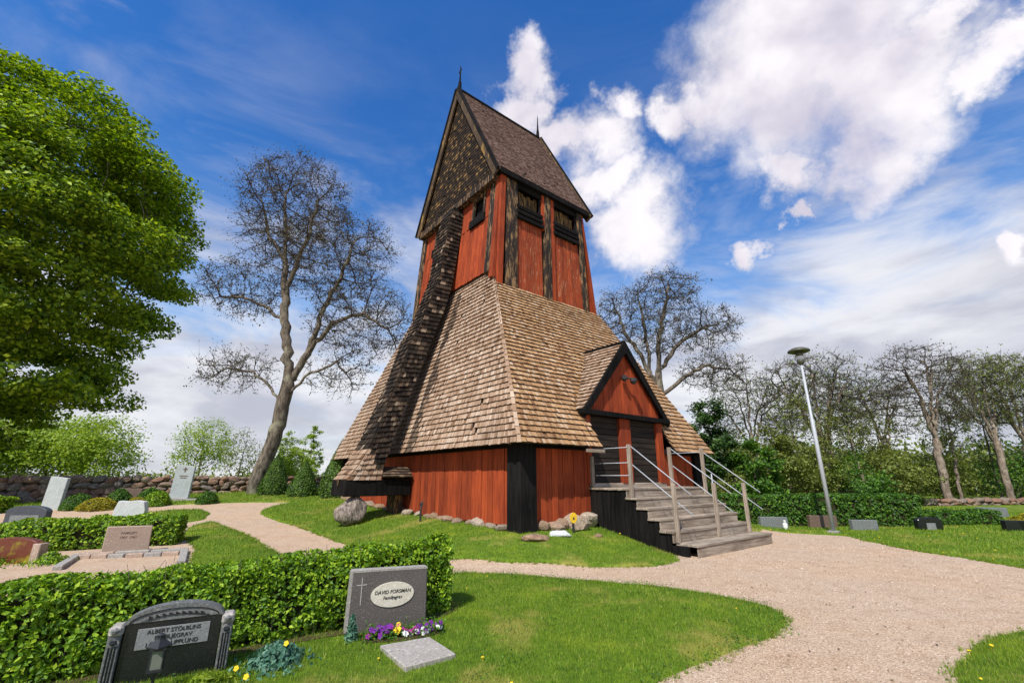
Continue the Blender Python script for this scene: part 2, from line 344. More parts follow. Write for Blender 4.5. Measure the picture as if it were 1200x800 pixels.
def leaves(P, nrm, size, jitter=.7, aspect=.62):
    """Folded leaf: two triangles sharing the midrib -> (2N,3,3) but one island (shared verts)."""
    N = len(P); nrm = nrm + nr.normal(0, jitter, (N, 3)); nrm /= np.linalg.norm(nrm, axis=1)[:, None] + 1e-9
    a = np.cross(nrm, nr.normal(0, 1, (N, 3))); a /= np.linalg.norm(a, axis=1)[:, None] + 1e-9
    b = np.cross(nrm, a); L = (size*nr.uniform(.65, 1.3, N))[:, None]
    tip = P + a*L*.5; base = P - a*L*.5; fold = nrm*L*nr.uniform(.05, .22, N)[:, None]
    l = P + b*L*aspect*.5 + fold; r = P - b*L*aspect*.5 + fold
    return np.stack([base, r, tip, l], 1)
def leafmesh(name, Q, m):
    N = len(Q); me = bpy.data.meshes.new(name); me.vertices.add(N*4)
    me.vertices.foreach_set('co', np.ascontiguousarray(Q, dtype=np.float32).ravel())
    base = (np.arange(N)*4)[:, None]; idx = (base + np.array([[0, 1, 2, 0, 2, 3]])).astype(np.int32).ravel()
    me.loops.add(N*6); me.loops.foreach_set('vertex_index', idx)
    me.polygons.add(N*2); me.polygons.foreach_set('loop_start', np.arange(0, N*6, 3, dtype=np.int32))
    me.update(calc_edges=True); me.materials.append(m); return me
def text_mesh(s, size, depth, shear=0.0, align='CENTER'):
    c = bpy.data.curves.new('t', 'FONT'); c.body = s; c.size = size; c.extrude = depth; c.align_x = align; c.align_y = 'CENTER'
    c.shear = shear; c.offset = size*.004
    o = bpy.data.objects.new('t', c); COL.objects.link(o)
    dg = bpy.context.evaluated_depsgraph_get(); me = bpy.data.meshes.new_from_object(o.evaluated_get(dg))
    bpy.data.objects.remove(o); return me

# ------------------------------------------------------------------ terrain
YAW = math.radians(90 - 51.11)
Cx, Cy = -.529, 17.919
Rv = np.array([math.cos(YAW), math.sin(YAW)]); Lv = np.array([-math.sin(YAW), math.cos(YAW)])
def ss(x): x = np.clip(x, 0, 1); return x*x*(3-2*x)
def terr(x, y):
    z = .85*ss((y-8)/18)*ss((5-x)/6)*(1-.45*ss((-14-x)/12))
    dx = x-Cx; dy = y-Cy; s = dx*Rv[0]+dy*Rv[1]; t = dx*Lv[0]+dy*Lv[1]
    ds = np.maximum(np.abs(s)-3.85, 0); dt = np.maximum(np.abs(t)-5.95, 0)
    return z + .35*(1-.55*ss((t+6)/8))*ss(1-np.hypot(ds, dt)/2.6)
def TW(s, t): return (Cx + s*Rv[0] + t*Lv[0], Cy + s*Rv[1] + t*Lv[1])
def gz(x, y): return float(terr(x, y))
def cdt_sheet(name, poly, m, off, near=.4, box=(-26, 16, 2, 30), edge=True, jit=.035):
    # densify the outline with a ragged edge, fill with grid points
    out = []
    for i in range(len(poly)):
        a = np.array(poly[i], float); b = np.array(poly[(i+1) % len(poly)], float); L = np.linalg.norm(b-a)
        far = max(np.linalg.norm(a), np.linalg.norm(b)) > 24
        n = max(1, int(L/(3. if far else .14)))
        nn = np.array([-(b-a)[1], (b-a)[0]])/(L+1e-9)
        for k in range(n):
            q = a+(b-a)*k/n
            if not far and k: q = q + nn*rnd.gauss(0, jit)
            out.append(q)
    # smooth corners a little
    out = np.array(out)
    for _ in range(2): out = .5*out + .25*np.roll(out, 1, 0) + .25*np.roll(out, -1, 0)
    n = len(out); tan = np.roll(out, -1, 0)-np.roll(out, 1, 0); tan /= np.linalg.norm(tan, axis=1)[:, None]+1e-9
    area = .5*np.sum(out[:, 0]*np.roll(out[:, 1], -1)-np.roll(out[:, 0], -1)*out[:, 1])
    nin = np.stack([-tan[:, 1], tan[:, 0]], 1)*(1 if area > 0 else -1)
    inner = out+nin*.05
    mn, mxx = out.min(0), out.max(0)
    def inside(P):
        x, y = P[:, 0], P[:, 1]; c = np.zeros(len(P), bool); j = n-1
        for i in range(n):
            xi, yi = out[i]; xj, yj = out[j]
            c ^= ((yi > y) != (yj > y)) & (x < (xj-xi)*(y-yi)/(yj-yi+1e-12)+xi); j = i
        return c
    gx, gy = np.meshgrid(np.arange(max(mn[0], box[0]), min(mxx[0], box[1]), near), np.arange(max(mn[1], box[2]), min(mxx[1], box[3]), near))
    G = np.stack([gx.ravel(), gy.ravel()], 1)
    gx, gy = np.meshgrid(np.arange(mn[0], mxx[0], 5.), np.arange(mn[1], mxx[1], 5.))
    F = np.stack([gx.ravel(), gy.ravel()], 1); F = F[~((F[:, 0] > box[0]) & (F[:, 0] < box[1]) & (F[:, 1] > box[2]) & (F[:, 1] < box[3]))]
    G = np.concatenate([G, F]); G = G + nr.normal(0, .01, G.shape); G = G[inside(G)]
    # keep clear of the outline
    keep = np.ones(len(G), bool)
    for i in range(0, len(G), 2000):
        dd = np.hypot(G[i:i+2000, None, 0]-out[None, :, 0], G[i:i+2000, None, 1]-out[None, :, 1]).min(1); keep[i:i+2000] = dd > .12
    G = G[keep]
    pts = np.concatenate([out, inner[inside(inner)], G])
    vs, es, fs, *_ = geometry.delaunay_2d_cdt([Vector(q) for q in pts], [(i, (i+1) % n) for i in range(n)], [], 1, 1e-5)
    V = np.array([(q.x, q.y) for q in vs]); Z = terr(V[:, 0], V[:, 1])+off
    if edge:
        D = np.full(len(V), 9.)
        for i in range(0, len(V), 2000): D[i:i+2000] = np.hypot(V[i:i+2000, None, 0]-out[None, :, 0], V[i:i+2000, None, 1]-out[None, :, 1]).min(1)
        Z = np.where(D < .02, Z-off-.02, Z)
    me = bpy.data.meshes.new(name); me.from_pydata([(a, b, c) for (a, b), c in zip(V, Z)], [], fs); me.materials.append(m)
    me.polygons.foreach_set('use_smooth', [True]*len(me.polygons))
    o = link(name, me); tag(o, kind='structure'); o['_'] = 0; del o['_']
    # area-uniform sampler over the near triangles
    T = [f for f in fs]
    A = np.array([[(V[f[0]][0], V[f[0]][1], Z[f[0]]), (V[f[1]][0], V[f[1]][1], Z[f[1]]), (V[f[2]][0], V[f[2]][1], Z[f[2]])] for f in T])
    if A.size and np.mean(np.cross(A[:, 1]-A[:, 0], A[:, 2]-A[:, 0])[:, 2]) < 0: me.flip_normals()
    return o, A, out
# the ground: gravel everywhere, lawns laid over it
def ground():
    xs = np.concatenate([np.arange(-400, -30, 20.), np.arange(-30, 18, .4), np.arange(18, 400, 20.)])
    ys = np.concatenate([np.arange(-60, -2, 6.), np.arange(-2, 34, .4), np.arange(34, 700, 20.)])
    X, Y_ = np.meshgrid(xs, ys); Z = terr(X, Y_); V = np.stack([X.ravel(), Y_.ravel(), Z.ravel()], 1)
    nx, ny = len(xs), len(ys); i = np.arange((ny-1)*(nx-1)); r = i//(nx-1); c = i % (nx-1); a = r*nx+c
    F = np.stack([a, a+1, a+nx+1, a+nx], 1)
    me = bpy.data.meshes.new('gravel_path'); me.from_pydata(V.tolist(), [], F.tolist()); me.materials.append(GRAVEL)
    me.polygons.foreach_set('use_smooth', [True]*len(me.polygons))
    tag(link('gravel_path', me), kind='structure')
ground()
L1 = [(-.98, 8.65), (0, 8.49), (1.11, 8.06), (2.11, 7.71), (2.81, 7.18), (3.22, 6.7), (3.33, 6.2), (3.14, 5.78), (2.71, 5.37), (2.01, 4.89), (1.47, 4.53), (1.1, 4.2), (.2, 3.2), (-.3, 1.5), (-8, 1.5), (-9, 4.6), (-6.6, 4.9), (-4.9, 5.2), (-3.0, 5.75), (-1.7, 6.6)]
L2 = [(-8.67, 12.69), (-9.5, 14.29), (-9.42, 15.07), (-7.97, 13.74), (-6.38, 12.11), (-5.12, 10.57), (-3.6, 9.2), (-3.2, 8.2), (-4.4, 7.6), (-5.5, 8.3), (-6.1, 9.3), (-7.0, 10.9), (-7.6, 11.6)]
L3 = [(-13.4, 15.2), (-13.0, 16.6), (-12.51, 17.48), (-11.57, 17.71), (-10.51, 16.67), (-9.86, 15.4), (-10.08, 14.9), (-10.9, 14.3), (-12, 14.0), (-13.2, 14.0)]
st = [TW(-1.5, -8.3), TW(-1.5, -5.8), TW(2.1, -5.8), TW(2.1, -8.2), TW(3.0, -8.0), TW(4.4, -7.6), TW(4.6, -4)]
L4 = [(-60, 17), (-22.32, 18.37), (-16.89, 17.6), (-14.66, 18.18), (-13.57, 18.91), (-12.57, 19.43), (-10.71, 19.87), (-9.04, 19.72), (-9.3, 18.9), (-9.25, 18.0), (-9.07, 17.2), (-8.7, 16.5), (-7.67, 15.4), (-6.01, 13.87), (-4.13, 11.78), (-2.76, 10.56), (-1.07, 9.51), (0, 9.11), (1.3, 9.05), (2.75, 9.3), (3.35, 9.9)] + st + [TW(4.9, 3), TW(6, 12), (6, 34), (-2, 250), (-250, 250), (-200, 17)]
L6 = [(5.4, 14.9), (6.3, 15.15), (7.87, 14.9), (8.7, 14.5), (9.15, 14.2), (9.62, 14.0), (9.45, 13.3), (9.26, 11.6), (9.36, 10.54), (9.45, 9.64), (9.6, 8.6), (10.2, 7.2), (12, 5), (60, 2), (200, 30), (150, 250), (4, 250), (8, 34), (6.5, 20)]
L8 = [(3.3, 3.9), (3.65, 4.35), (4.2, 4.85), (4.76, 5.22), (5.2, 5.47), (5.55, 5.56), (6.2, 5.6), (8, 5), (9, 1.5), (2.6, 1.5)]
LAWNS = [cdt_sheet('lawn', P, GRASS, .035) for P in (L1, L2, L3, L4, L6, L8)]

def blades(A, density, h, wd_, reach, ymax=None):
    T = A; cen = T.mean(1); ar = .5*np.linalg.norm(np.cross(T[:, 1]-T[:, 0], T[:, 2]-T[:, 0]), axis=1)
    dist = np.hypot(cen[:, 0], cen[:, 1]); vis = (dist < reach) & (cen[:, 1] > 2.2) & (np.abs(cen[:, 0]) < cen[:, 1]*1.25+.8)
    dx = cen[:, 0]-Cx; dy = cen[:, 1]-Cy; s = dx*Rv[0]+dy*Rv[1]; t = dx*Lv[0]+dy*Lv[1]
    vis &= ~((np.abs(s) < 3.8) & (np.abs(t) < 5.9)); T = T[vis]; ar = ar[vis]; dist = dist[vis]
    w_ = ar*np.minimum(1, (6./dist)**2.0); n = nr.poisson(w_*density); idx = np.repeat(np.arange(len(T)), n)
    u = nr.uniform(0, 1, (len(idx), 2)); fl = u.sum(1) > 1; u[fl] = 1-u[fl]
    P = T[idx, 0]+(T[idx, 1]-T[idx, 0])*u[:, :1]+(T[idx, 2]-T[idx, 0])*u[:, 1:]
    sc_ = np.maximum(1, dist[idx]/6.)[:, None]; N = len(P); a = nr.uniform(0, 2*PI, N)
    side = np.stack([np.cos(a), np.sin(a), np.zeros(N)], 1)*wd_*sc_*nr.uniform(.6, 1.3, (N, 1))
    hh = (h*nr.uniform(.4, 1.35, (N, 1)))*(1+.35*(sc_-1)); lean = nr.normal(0, .45, (N, 3)); lean[:, 2] = 1
    return np.stack([P-side-[0, 0, .012], P+side-[0, 0, .012], P+lean*hh], 1)
for (o, A, out), dn in zip(LAWNS, (5200, 4200, 4200, 4200, 4200, 5000)):
    Bq = blades(A, dn, .034, .0032, 34)
    q = out[(np.hypot(out[:, 0], out[:, 1]) < 16) & (out[:, 1] > 2.4) & (np.abs(out[:, 0]) < out[:, 1]*1.25)]
    if len(q):      # ragged tufts creeping over the gravel at the lawn's edge
        c_ = q[nr.integers(0, len(q), len(q)*5)]+nr.normal(0, .035, (len(q)*5, 2)); idx = np.repeat(np.arange(len(c_)), 9); P = c_[idx]+nr.normal(0, .012, (len(idx), 2)); N_ = len(P)
        P = np.stack([P[:, 0], P[:, 1], terr(P[:, 0], P[:, 1])], 1); a_ = nr.uniform(0, 2*PI, N_); k_ = np.maximum(1, np.hypot(P[:, 0], P[:, 1])/6)[:, None]
        sd2_ = np.stack([np.cos(a_), np.sin(a_), 0*a_], 1)*.003*k_; ln_ = nr.normal(0, .6, (N_, 3)); ln_[:, 2] = 1
        Bq = np.concatenate([Bq, np.stack([P-sd2_, P+sd2_, P+ln_*nr.uniform(.015, .06, (N_, 1))], 1)])
    if len(Bq): tag(link('grass', npmesh('grass', Bq, 3, BLADE)), kind='stuff')

# bare earth along the foot of the near hedge
HP = [(-7.2, 2.1), (-4.4, 3.95), (-2.78, 5.12), (-.94, 6.36)]
lo_ = [(x+.16, y-.33) for x, y in HP]; hi_ = [(x-.12, y+.30) for x, y in HP[::-1]]
cdt_sheet('soil', lo_+[(-.62, 6.45)]+hi_, SOIL, .042, near=.3, edge=False, jit=.05)

# ------------------------------------------------------------------ the bell tower
tw = empty('bell_tower', (Cx, Cy, 0), YAW, "tall red wooden bell tower with steep shingled skirt, black posts and gabled saddle roof", "bell tower")
def board_row(name, m, p0, p1, q0, q1, nrm, width, th=.025, parent=tw, zb=None, tops=None, gap=.006, bev=.004):
    """Vertical boards between bottom line p0-p1 and top line q0-q1, each its own object."""
    p0, p1, q0, q1, nrm = map(Vector, (p0, p1, q0, q1, nrm)); L = (p1-p0).length; n = max(1, round(L/width)); dr = (p1-p0)/n; drt = (q1-q0)/n
    for i in range(n):
        a = p0+dr*(i+.5); b = q0+drt*(i+.5); o_ = nrm*(rnd.uniform(0, .012) + (0.012 if i % 2 else 0))
        a = a + Vector((0, 0, rnd.uniform(-.02, .02)))
        mb = MB(); wv = dr*.5*(1-gap/dr.length)
        t0 = nrm*th*.5
        vs = []
        for q, wq in ((a, wv), (b, drt*.5*(1-gap/max(drt.length, .01)))):
            for k, j in ((-1, -1), (1, -1), (1, 1), (-1, 1)): vs.append(q+wq*k+t0*j+o_)
        mb.add(vs, [(3, 2, 1, 0), (4, 5, 6, 7), (0, 1, 5, 4), (1, 2, 6, 5), (2, 3, 7, 6), (3, 0, 4, 7)])
        mb.build(name, m, parent, bevel=bev)
def one(name, m, boxes, parent=tw, bevel=.008, **kw):
    mb = MB()
    for b in boxes: mb.box(*b)
    return mb.build(name, m, parent, bevel=bevel, **kw)
BW, BL_ = 3.85, 5.95
# ground-floor boards
board_row('wall_board', RED, (-BW, -5.58, .52), (-BW, 5.75, .60), (-BW, -5.58, 2.45), (-BW, 5.75, 2.45), (-1, 0, 0), .235)
board_row('wall_board', RED, (-3.47, -BL_, .58), (-1.52, -BL_, .56), (-3.47, -BL_, 2.45), (-1.52, -BL_, 2.45), (0, -1, 0), .2)
board_row('wall_board', RED, (2.0, -BL_, .35), (3.6, -BL_, .35), (2.0, -BL_, 2.45), (3.6, -BL_, 2.45), (0, -1, 0), .22)
for nm, bx in (('corner_post', (-4.0, -3.49, -6.1, -5.6, .30, 2.5)), ('corner_post', (3.6, 4.0, -6.1, -5.65, .1, 2.5)), ('corner_post', (-4.0, -3.6, 5.7, 6.1, .4, 2.5))):
    one(nm, BLACK, [bx], bevel=.012)
mb = MB(); mb.box(-3.8, 3.8, 5.9, 5.96, .2, 2.45); mb.box(3.8, 3.86, -5.6, 5.9, .2, 2.45); mb.build('rear_wall', RED, tw)
one('sill_beam', BLACK, [(-3.78, -3.55, -5.6, 5.7, .45, .62)]); one('sill_beam', BLACK, [(-3.47, -1.5, -5.88, -5.7, .42, .60)])
one('wall_plate', BLACK, [(-3.97, -3.72, -5.6, 5.7, 2.3, 2.46)]); one('wall_plate', BLACK, [(-3.5, -1.6, -6.08, -5.82, 2.3, 2.46)]); one('wall_plate', BLACK, [(1.98, 3.6, -6.08, -5.82, 2.3, 2.46)])
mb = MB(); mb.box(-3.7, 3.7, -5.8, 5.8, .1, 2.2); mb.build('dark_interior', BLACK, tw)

def shingle_face(name, m, EL, ER, TL, TR, expo, wdt, nrm, parent=tw, drop=None, mat2=None, pick=None, th=.050, jit=.005, back=True, backm=None, limit=None):
    EL, ER, TL, TR, nrm = map(Vector, (EL, ER, TL, TR, nrm)); nrm.normalize()
    H = ((TL+TR)/2-(EL+ER)/2); slope = H.length; rows = max(1, round(slope/expo)); mb = MB()
    for r in range(rows):
        f0 = r/rows; f1 = min((r+1.25)/rows, 1.0+.1/rows)
        a = EL.lerp(TL, f0); b = ER.lerp(TR, f0); c = EL.lerp(TL, f1); dd = ER.lerp(TR, f1); L = (b-a).length
        if L < .02: continue
        x = 0.0; ex = (b-a)/L; xs = [0.0]
        off = rnd.uniform(0, wdt)
        x = off if off > wdt*.4 else off+wdt
        while x < L-wdt*.4: xs.append(x); x += wdt*rnd.uniform(.7, 1.3)
        xs.append(L); Lt = (dd-c).length; et = (dd-c)/Lt if Lt > 1e-6 else ex
        for i in range(len(xs)-1):
            u0, u1 = xs[i]+.0025, xs[i+1]-.0025
            p0 = a+ex*u0; p1 = a+ex*u1
            q0 = c+et*(u0/L*Lt); q1 = c+et*(u1/L*Lt)
            mid = (p0+p1)*.5
            if drop and drop(mid): continue
            up = (q0-p0).normalized(); j = up*rnd.gauss(0, jit); l = nrm*(th+rnd.uniform(-.004, .008)); lo = nrm*.002
            l2 = l + nrm*rnd.uniform(-.006, .006)
            p0j, p1j = p0+j, p1+j+up*rnd.gauss(0, .003)
            if rnd.random() < .03: l = l+nrm*rnd.uniform(.0, .03); l2 = l2+nrm*rnd.uniform(.0, .03); dq = -up*rnd.uniform(0, .035); p0j = p0j+dq; p1j = p1j+dq
            if drop is None and rnd.random() < .004 and 0 < r < rows-2: continue
            vs = [p0j+l, p1j+l2, q1+lo*2, q0+lo*2, p0j, p1j]
            mi = 1 if (mat2 and pick(mid)) else 0
            mb.add(vs, [(0, 1, 2, 3), (4, 5, 1, 0), (4, 0, 3), (5, 2, 1)], mi); mb.m[-3] = 2; mb.m[-2] = 2; mb.m[-1] = 2
    me = bpy.data.meshes.new(name); me.from_pydata(mb.v, [], mb.f); me.materials.append(m); me.materials.append(mat2 or m); me.materials.append(ENDG); me.polygons.foreach_set('material_index', mb.m)
    o = link(name, me, parent); o['kind'] = 'stuff'
    if back: 
        k = MB(); z = -nrm*.03
        if drop is None: k.prism([EL-nrm*.005, ER-nrm*.005, TR-nrm*.005, TL-nrm*.005], z); k.build('roof_boarding', backm or BLACK, parent)
    return o
# skirt: left (-x), right (-y), rear faces
ze = 2.36; EX, EY = 4.27, 6.42
nL = Vector((-6.4, 0, 1.97)); nRt = Vector((0, -5.69, 3.44))
def dark_band(mid):      # darker band of shingles beside the black strut
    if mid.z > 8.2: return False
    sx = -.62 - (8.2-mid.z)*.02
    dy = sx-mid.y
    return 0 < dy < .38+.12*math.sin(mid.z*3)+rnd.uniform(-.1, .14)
shingle_face('roof_shingles', SH, (-EX, EY, ze), (-EX, -EY, ze), (-2.30, 2.80, 8.78), (-2.30, -2.62, 8.78), .168, .092, nL, mat2=SHS, pick=dark_band)
def dormer_hole(q):
    if q.z > 5.5: return False
    top = 5.62-abs(q.x-.28)*1.12
    if -1.5 < q.x < 2.02 and q.z < 3.5: return True
    return abs(q.x-.28) < 1.85 and q.z < top-.12 and q.z > 3.2
shingle_face('roof_shingles', SHR, (-EX, -EY, ze), (EX, -EY, ze), (-2.5, -2.98, 8.05), (2.8, -2.98, 8.05), .168, .092, nRt, drop=dormer_hole)
shingle_face('roof_shingles', SH, (EX, -EY, ze), (EX, EY, ze), (2.8, -2.98, 8.05), (2.8, 2.98, 8.05), .3, .2, (6, 0, 1.6))
shingle_face('roof_shingles', SH, (EX, EY, ze), (-EX, EY, ze), (2.5, 2.98, 8.05), (-2.5, 2.98, 8.05), .3, .2, (0, 5.7, 3.44))
# boarding behind the right face, left and right of the dormer and above it
mb = MB()
def rp(x, z, o=.03): return Vector((x, -6.42+(z-2.36)*(3.44/5.69)+o, z))
mb.prism([rp(-4.25, 2.36), rp(-1.5, 2.36), rp(-1.5, 5.6), rp(-3.25, 5.6)], (0, .04, 0))
mb.prism([rp(2.02, 2.36), rp(4.25, 2.36), rp(3.42, 5.6), rp(2.02, 5.6)], (0, .04, 0))
mb.prism([rp(-3.25, 5.601), rp(3.42, 5.601), rp(2.8, 8.05), rp(-2.5, 8.05)], (0, .04, 0))
mb.build('roof_boarding', BLACK, tw)
# hip board where the two visible slopes meet
mb = MB()
for i in range(30):
    f = i/30; g_ = (i+1.2)/30
    a = Vector((-EX, -EY, ze)).lerp(Vector((-2.5, -2.98, 8.07)), f); b = Vector((-EX, -EY, ze)).lerp(Vector((-2.5, -2.98, 8.07)), g_)
    o_ = Vector((-.03, -.025, .01))
    mb.slab(a+o_, b+o_*.5, (.035, -.03, 0), (.012, .014, 0))
o = mb.build('hip_shingles', SH, tw); o['kind'] = 'stuff'

# upper body
zb_, zt_ = 7.95, 12.42
def ux(f): return -2.52+.32*f          # left plane x at fraction of height
def fz(z): return (z-zb_)/(zt_-zb_)
YU = -2.95
board_row('wall_board', REDW, (-1.47, YU, zb_), (-.22, YU, zb_), (-1.45, YU, 10.92), (-.24, YU, 10.92), (0, -1, 0), .2)
board_row('wall_board', REDW, (.4, YU, zb_), (1.98, YU, zb_), (.4, YU, 10.85), (1.8, YU, 10.85), (0, -1, 0), .2)
mb = MB(); mb.box(-2.1, 1.95, 2.86, 2.93, zb_, zt_)
mb.prism([(2.75, -2.9, zb_), (2.45, -2.9, 9.3), (2.05, -2.9, zt_), (2.0, -2.9, zt_), (2.0, -2.9, zb_)], (0, 5.8, 0)); mb.build('rear_wall', RED, tw)
def xslab(nm, m, x0, x1, y0, y1, z0, z1, dx0=0., dx1=0., bev=.01):
    mb = MB(); mb.slab(((x0+x1)/2+dx0, (y0+y1)/2, z0), ((x0+x1)/2+dx1, (y0+y1)/2, z1), ((x1-x0)/2, 0, 0), (0, (y1-y0)/2, 0)); return mb.build(nm, m, tw, bevel=bev)
# posts on the right face
xslab('red_post', RED, -2.30, -2.07, -3.08, -2.90, 7.95, 12.42, -.15, 0)
xslab('dark_post', TARP, -2.03, -1.49, -3.04, -2.90, 7.96, 12.42, -.02, 0)
xslab('red_post', RED, -.26, -.11, -3.05, -2.9, 10.85, 12.42)
xslab('dark_post', TARP, -.13, .19, -3.08, -2.9, 7.96, 12.42, -.02, 0)
xslab('red_post', RED, .2, .40, -3.05, -2.9, 7.96, 12.42)
xslab('dark_post', TARP, 1.75, 2.02, -3.06, -2.9, 7.96, 12.42, .22, 0)
xslab('red_post', RED, 2.03, 2.14, -3.04, -2.9, 7.96, 12.42, .58, 0)
# bell openings: recessed weathered planks, black sills
def opening(x0, x1):
    fr = MB(); fr.box(x0, x1, -3.03, -2.93, 12.2, 12.4); fr.box(x0, x0+.07, -2.99, -2.9, 10.9, 12.2); fr.box(x1-.07, x1, -2.99, -2.9, 10.9, 12.2)
    w_ = fr.build('bell_opening', BLACK, tw, bevel=.004)
    n = 6; wd2 = (x1-x0-.14)/n
    for i in range(n):
        q = MB(); a = x0+.07+wd2*i; q.box(a+.006, a+wd2-.006, -2.86+.02*(i % 2), -2.83+.02*(i % 2), 10.85, 12.2-rnd.choice((0, 0, 0, .12)))
        q.build('plank', GOLD, w_)
    for zz, yy in ((10.86, -3.12), (11.10, -3.09), (11.32, -3.06)):
        q = MB(); q.box(x0-.08, x1+.06, yy, yy+.1, zz, zz+.15); q.build('louvre_beam', BLACK, w_, bevel=.008)
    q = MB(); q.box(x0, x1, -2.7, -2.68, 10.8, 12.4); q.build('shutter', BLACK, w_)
opening(-1.47, -.27); opening(.42, 1.74)
# left face of the upper body (leaning in)
def lp(y, z, o=0.): return Vector((ux(fz(z))-o, y, z))
def lboards(y0, y1, z0, z1): board_row('wall_board', RED, lp(y0, z0), lp(y1, z0), lp(y0, z1), lp(y1, z1), (-1, 0, 0), .17)
lboards(-2.42, 2.6, 8.6, 10.98); lboards(-1.18, .55, 11.0, zt_); lboards(-2.42, -2.08, 11.0, zt_); lboards(1.82, 2.6, 11.0, zt_)
def lpost(nm, m, y0, y1, z0, z1, th=.07):
    mb = MB(); mb.slab(lp((y0+y1)/2, z0, .03), lp((y0+y1)/2, z1, .03), (0, (y1-y0)/2, 0), (th, 0, 0)); mb.build(nm, m, tw, bevel=.01)
lpost('dark_post', TARP, -2.74, -2.43, 8.5, zt_); lpost('red_post', RED, -2.98, -2.76, 8.2, zt_, .08); lpost('dark_post', TARP, 2.6, 2.97, 8.2, zt_)
for y0, y1 in ((-2.06, -1.2), (.6, 1.78)):
    fr = MB()
    for a, b, c, e in ((y0, y1, 12.1, 12.3), (y0, y0+.1, 11.0, 12.1), (y1-.1, y1, 11.0, 12.1)):
        fr.slab(lp((a+b)/2, c, .02), lp((a+b)/2, e, .02), (0, (b-a)/2, 0), (.05, 0, 0))
    wn = fr.build('bell_opening', TARP, tw, bevel=.004)
    q = MB(); q.slab(lp((y0+y1)/2, 10.9, -.16), lp((y0+y1)/2, 12.3, -.16), (0, (y1-y0)/2, 0), (.02, 0, 0)); q.build('shutter', BLACK, wn)
    q = MB(); q.slab(lp((y0+y1)/2, 10.9, .06), lp((y0+y1)/2, 11.25, .06), (0, (y1-y0)/2+.06, 0), (.07, 0, 0)); q.build('louvre_beam', BLACK, wn, bevel=.006)
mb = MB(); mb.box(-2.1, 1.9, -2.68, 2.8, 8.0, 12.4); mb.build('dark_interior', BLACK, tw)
# eaves
one('eaves_beam', BLACK, [(-2.42, 2.42, -3.2, -2.93, 12.40, 12.62)]); one('eaves_beam', BLACK, [(-2.42, 2.42, 2.93, 3.2, 12.40, 12.62)])
one('gable_beam', TARP, [(-2.52, -2.2, -2.9, 2.9, 12.24, 12.55)])
RB, RZ, RX = 3.16, 18.72, 2.47
# gable shingles
for sx in (-1, 1):
    shingle_face('gable_shingles', SHG, (sx*2.40, -sx*-2.98, 12.56), (sx*2.40, -sx*2.98, 12.56), (sx*2.40, -sx*-.04, 18.5), (sx*2.40, -sx*.04, 18.5), .15, .13, (sx, 0, 0.0), th=.03)
# saddle roof
nrm = Vector((0, -(RZ-12.5), RB)).normalized()
shingle_face('roof_shingles', SHU, (-RX, -RB, 12.5), (RX, -RB, 12.5), (-RX, 0, RZ), (RX, 0, RZ), .16, .11, nrm, th=.02, jit=.01)
nr2 = Vector((0, (RZ-12.5), RB)).normalized()
shingle_face('roof_shingles', SHU, (RX, RB, 12.5), (-RX, RB, 12.5), (RX, 0, RZ), (-RX, 0, RZ), .25, .16, nr2, th=.02)
one('ridge_board', BLACK, [(-2.5, 2.5, -.07, .07, RZ-.02, RZ+.08)])
for sx in (-1, 1):
    for sy in (-1, 1):
        for nm, m, w2, xo, ins in (('bargeboard', BARGE, .17, .055, .10), ('verge_board', BLACK, .07, .09, -.06)):
            a = Vector((sx*(RX+xo), sy*RB, 12.42)); b = Vector((sx*(RX+xo), sy*.02, RZ+.02))
            dr = (b-a).normalized(); side = Vector((0, dr.z, -dr.y)); side = side if side.y*sy < 0 else -side
            mb = MB(); mb.slab(a+side*ins, b+side*ins, side*w2, (.04, 0, 0)); mb.build(nm, m, tw, bevel=.006)
for sx in (-1, 1):
    mb = MB(); x = sx*2.43
    mb.lathe([(.09, 0), (.075, .35), (.045, .6), (.03, .95), (.02, 1.3), (.0, 1.55)] if sx > 0 else [(.09, 0), (.075, .45), (.045, .55), (.03, .95), (.02, 1.42), (0, 1.5)], 8, (x, 0, RZ))
    f = mb.build('finial', BLACK, tw, smooth=True)
    if sx < 0:
        c = MB(); c.box(x-.015, x+.015, -.13, .13, RZ+1.13, RZ+1.19); c.lathe([(0, 0), (.05, .04), (0, .09)], 8, (x, 0, RZ+.95)); c.build('finial_cross', IRON, f)

# boxed strut down the middle of the left face
OUT = [(-2.72, 12.2), (-3.01, 10.63), (-3.17, 9.06), (-3.42, 8.27), (-3.78, 7.14), (-4.2, 6.18), (-4.52, 4.92), (-5.0, 3.6), (-5.37, 2.53), (-5.68, 1.98), (-5.98, 1.55)]
INN = [(-2.2, 12.2), (-2.45, 10.3), (-2.68, 8.6), (-2.98, 7.5), (-3.3, 6.6), (-3.78, 5.25), (-4.25, 3.95), (-4.58, 2.95), (-4.8, 2.25), (-4.9, 1.9), (-4.96, 1.55)]
HW = [.43]*7+[.45, .49, .54, .58]
def dense(Pf, n):
    P_ = np.array(Pf); L = np.r_[0, np.cumsum(np.hypot(*np.diff(P_, axis=0).T))]; q = np.linspace(0, L[-1], n); return np.stack([np.interp(q, L, P_[:, 0]), np.interp(q, L, P_[:, 1])], 1)
NR = 62; DO = dense(OUT, NR+1)[::-1]; DI = dense(INN, NR+1)[::-1]; DH = np.interp(np.linspace(0, 1, NR+1), np.linspace(0, 1, 11), HW[::-1])
core = MB()
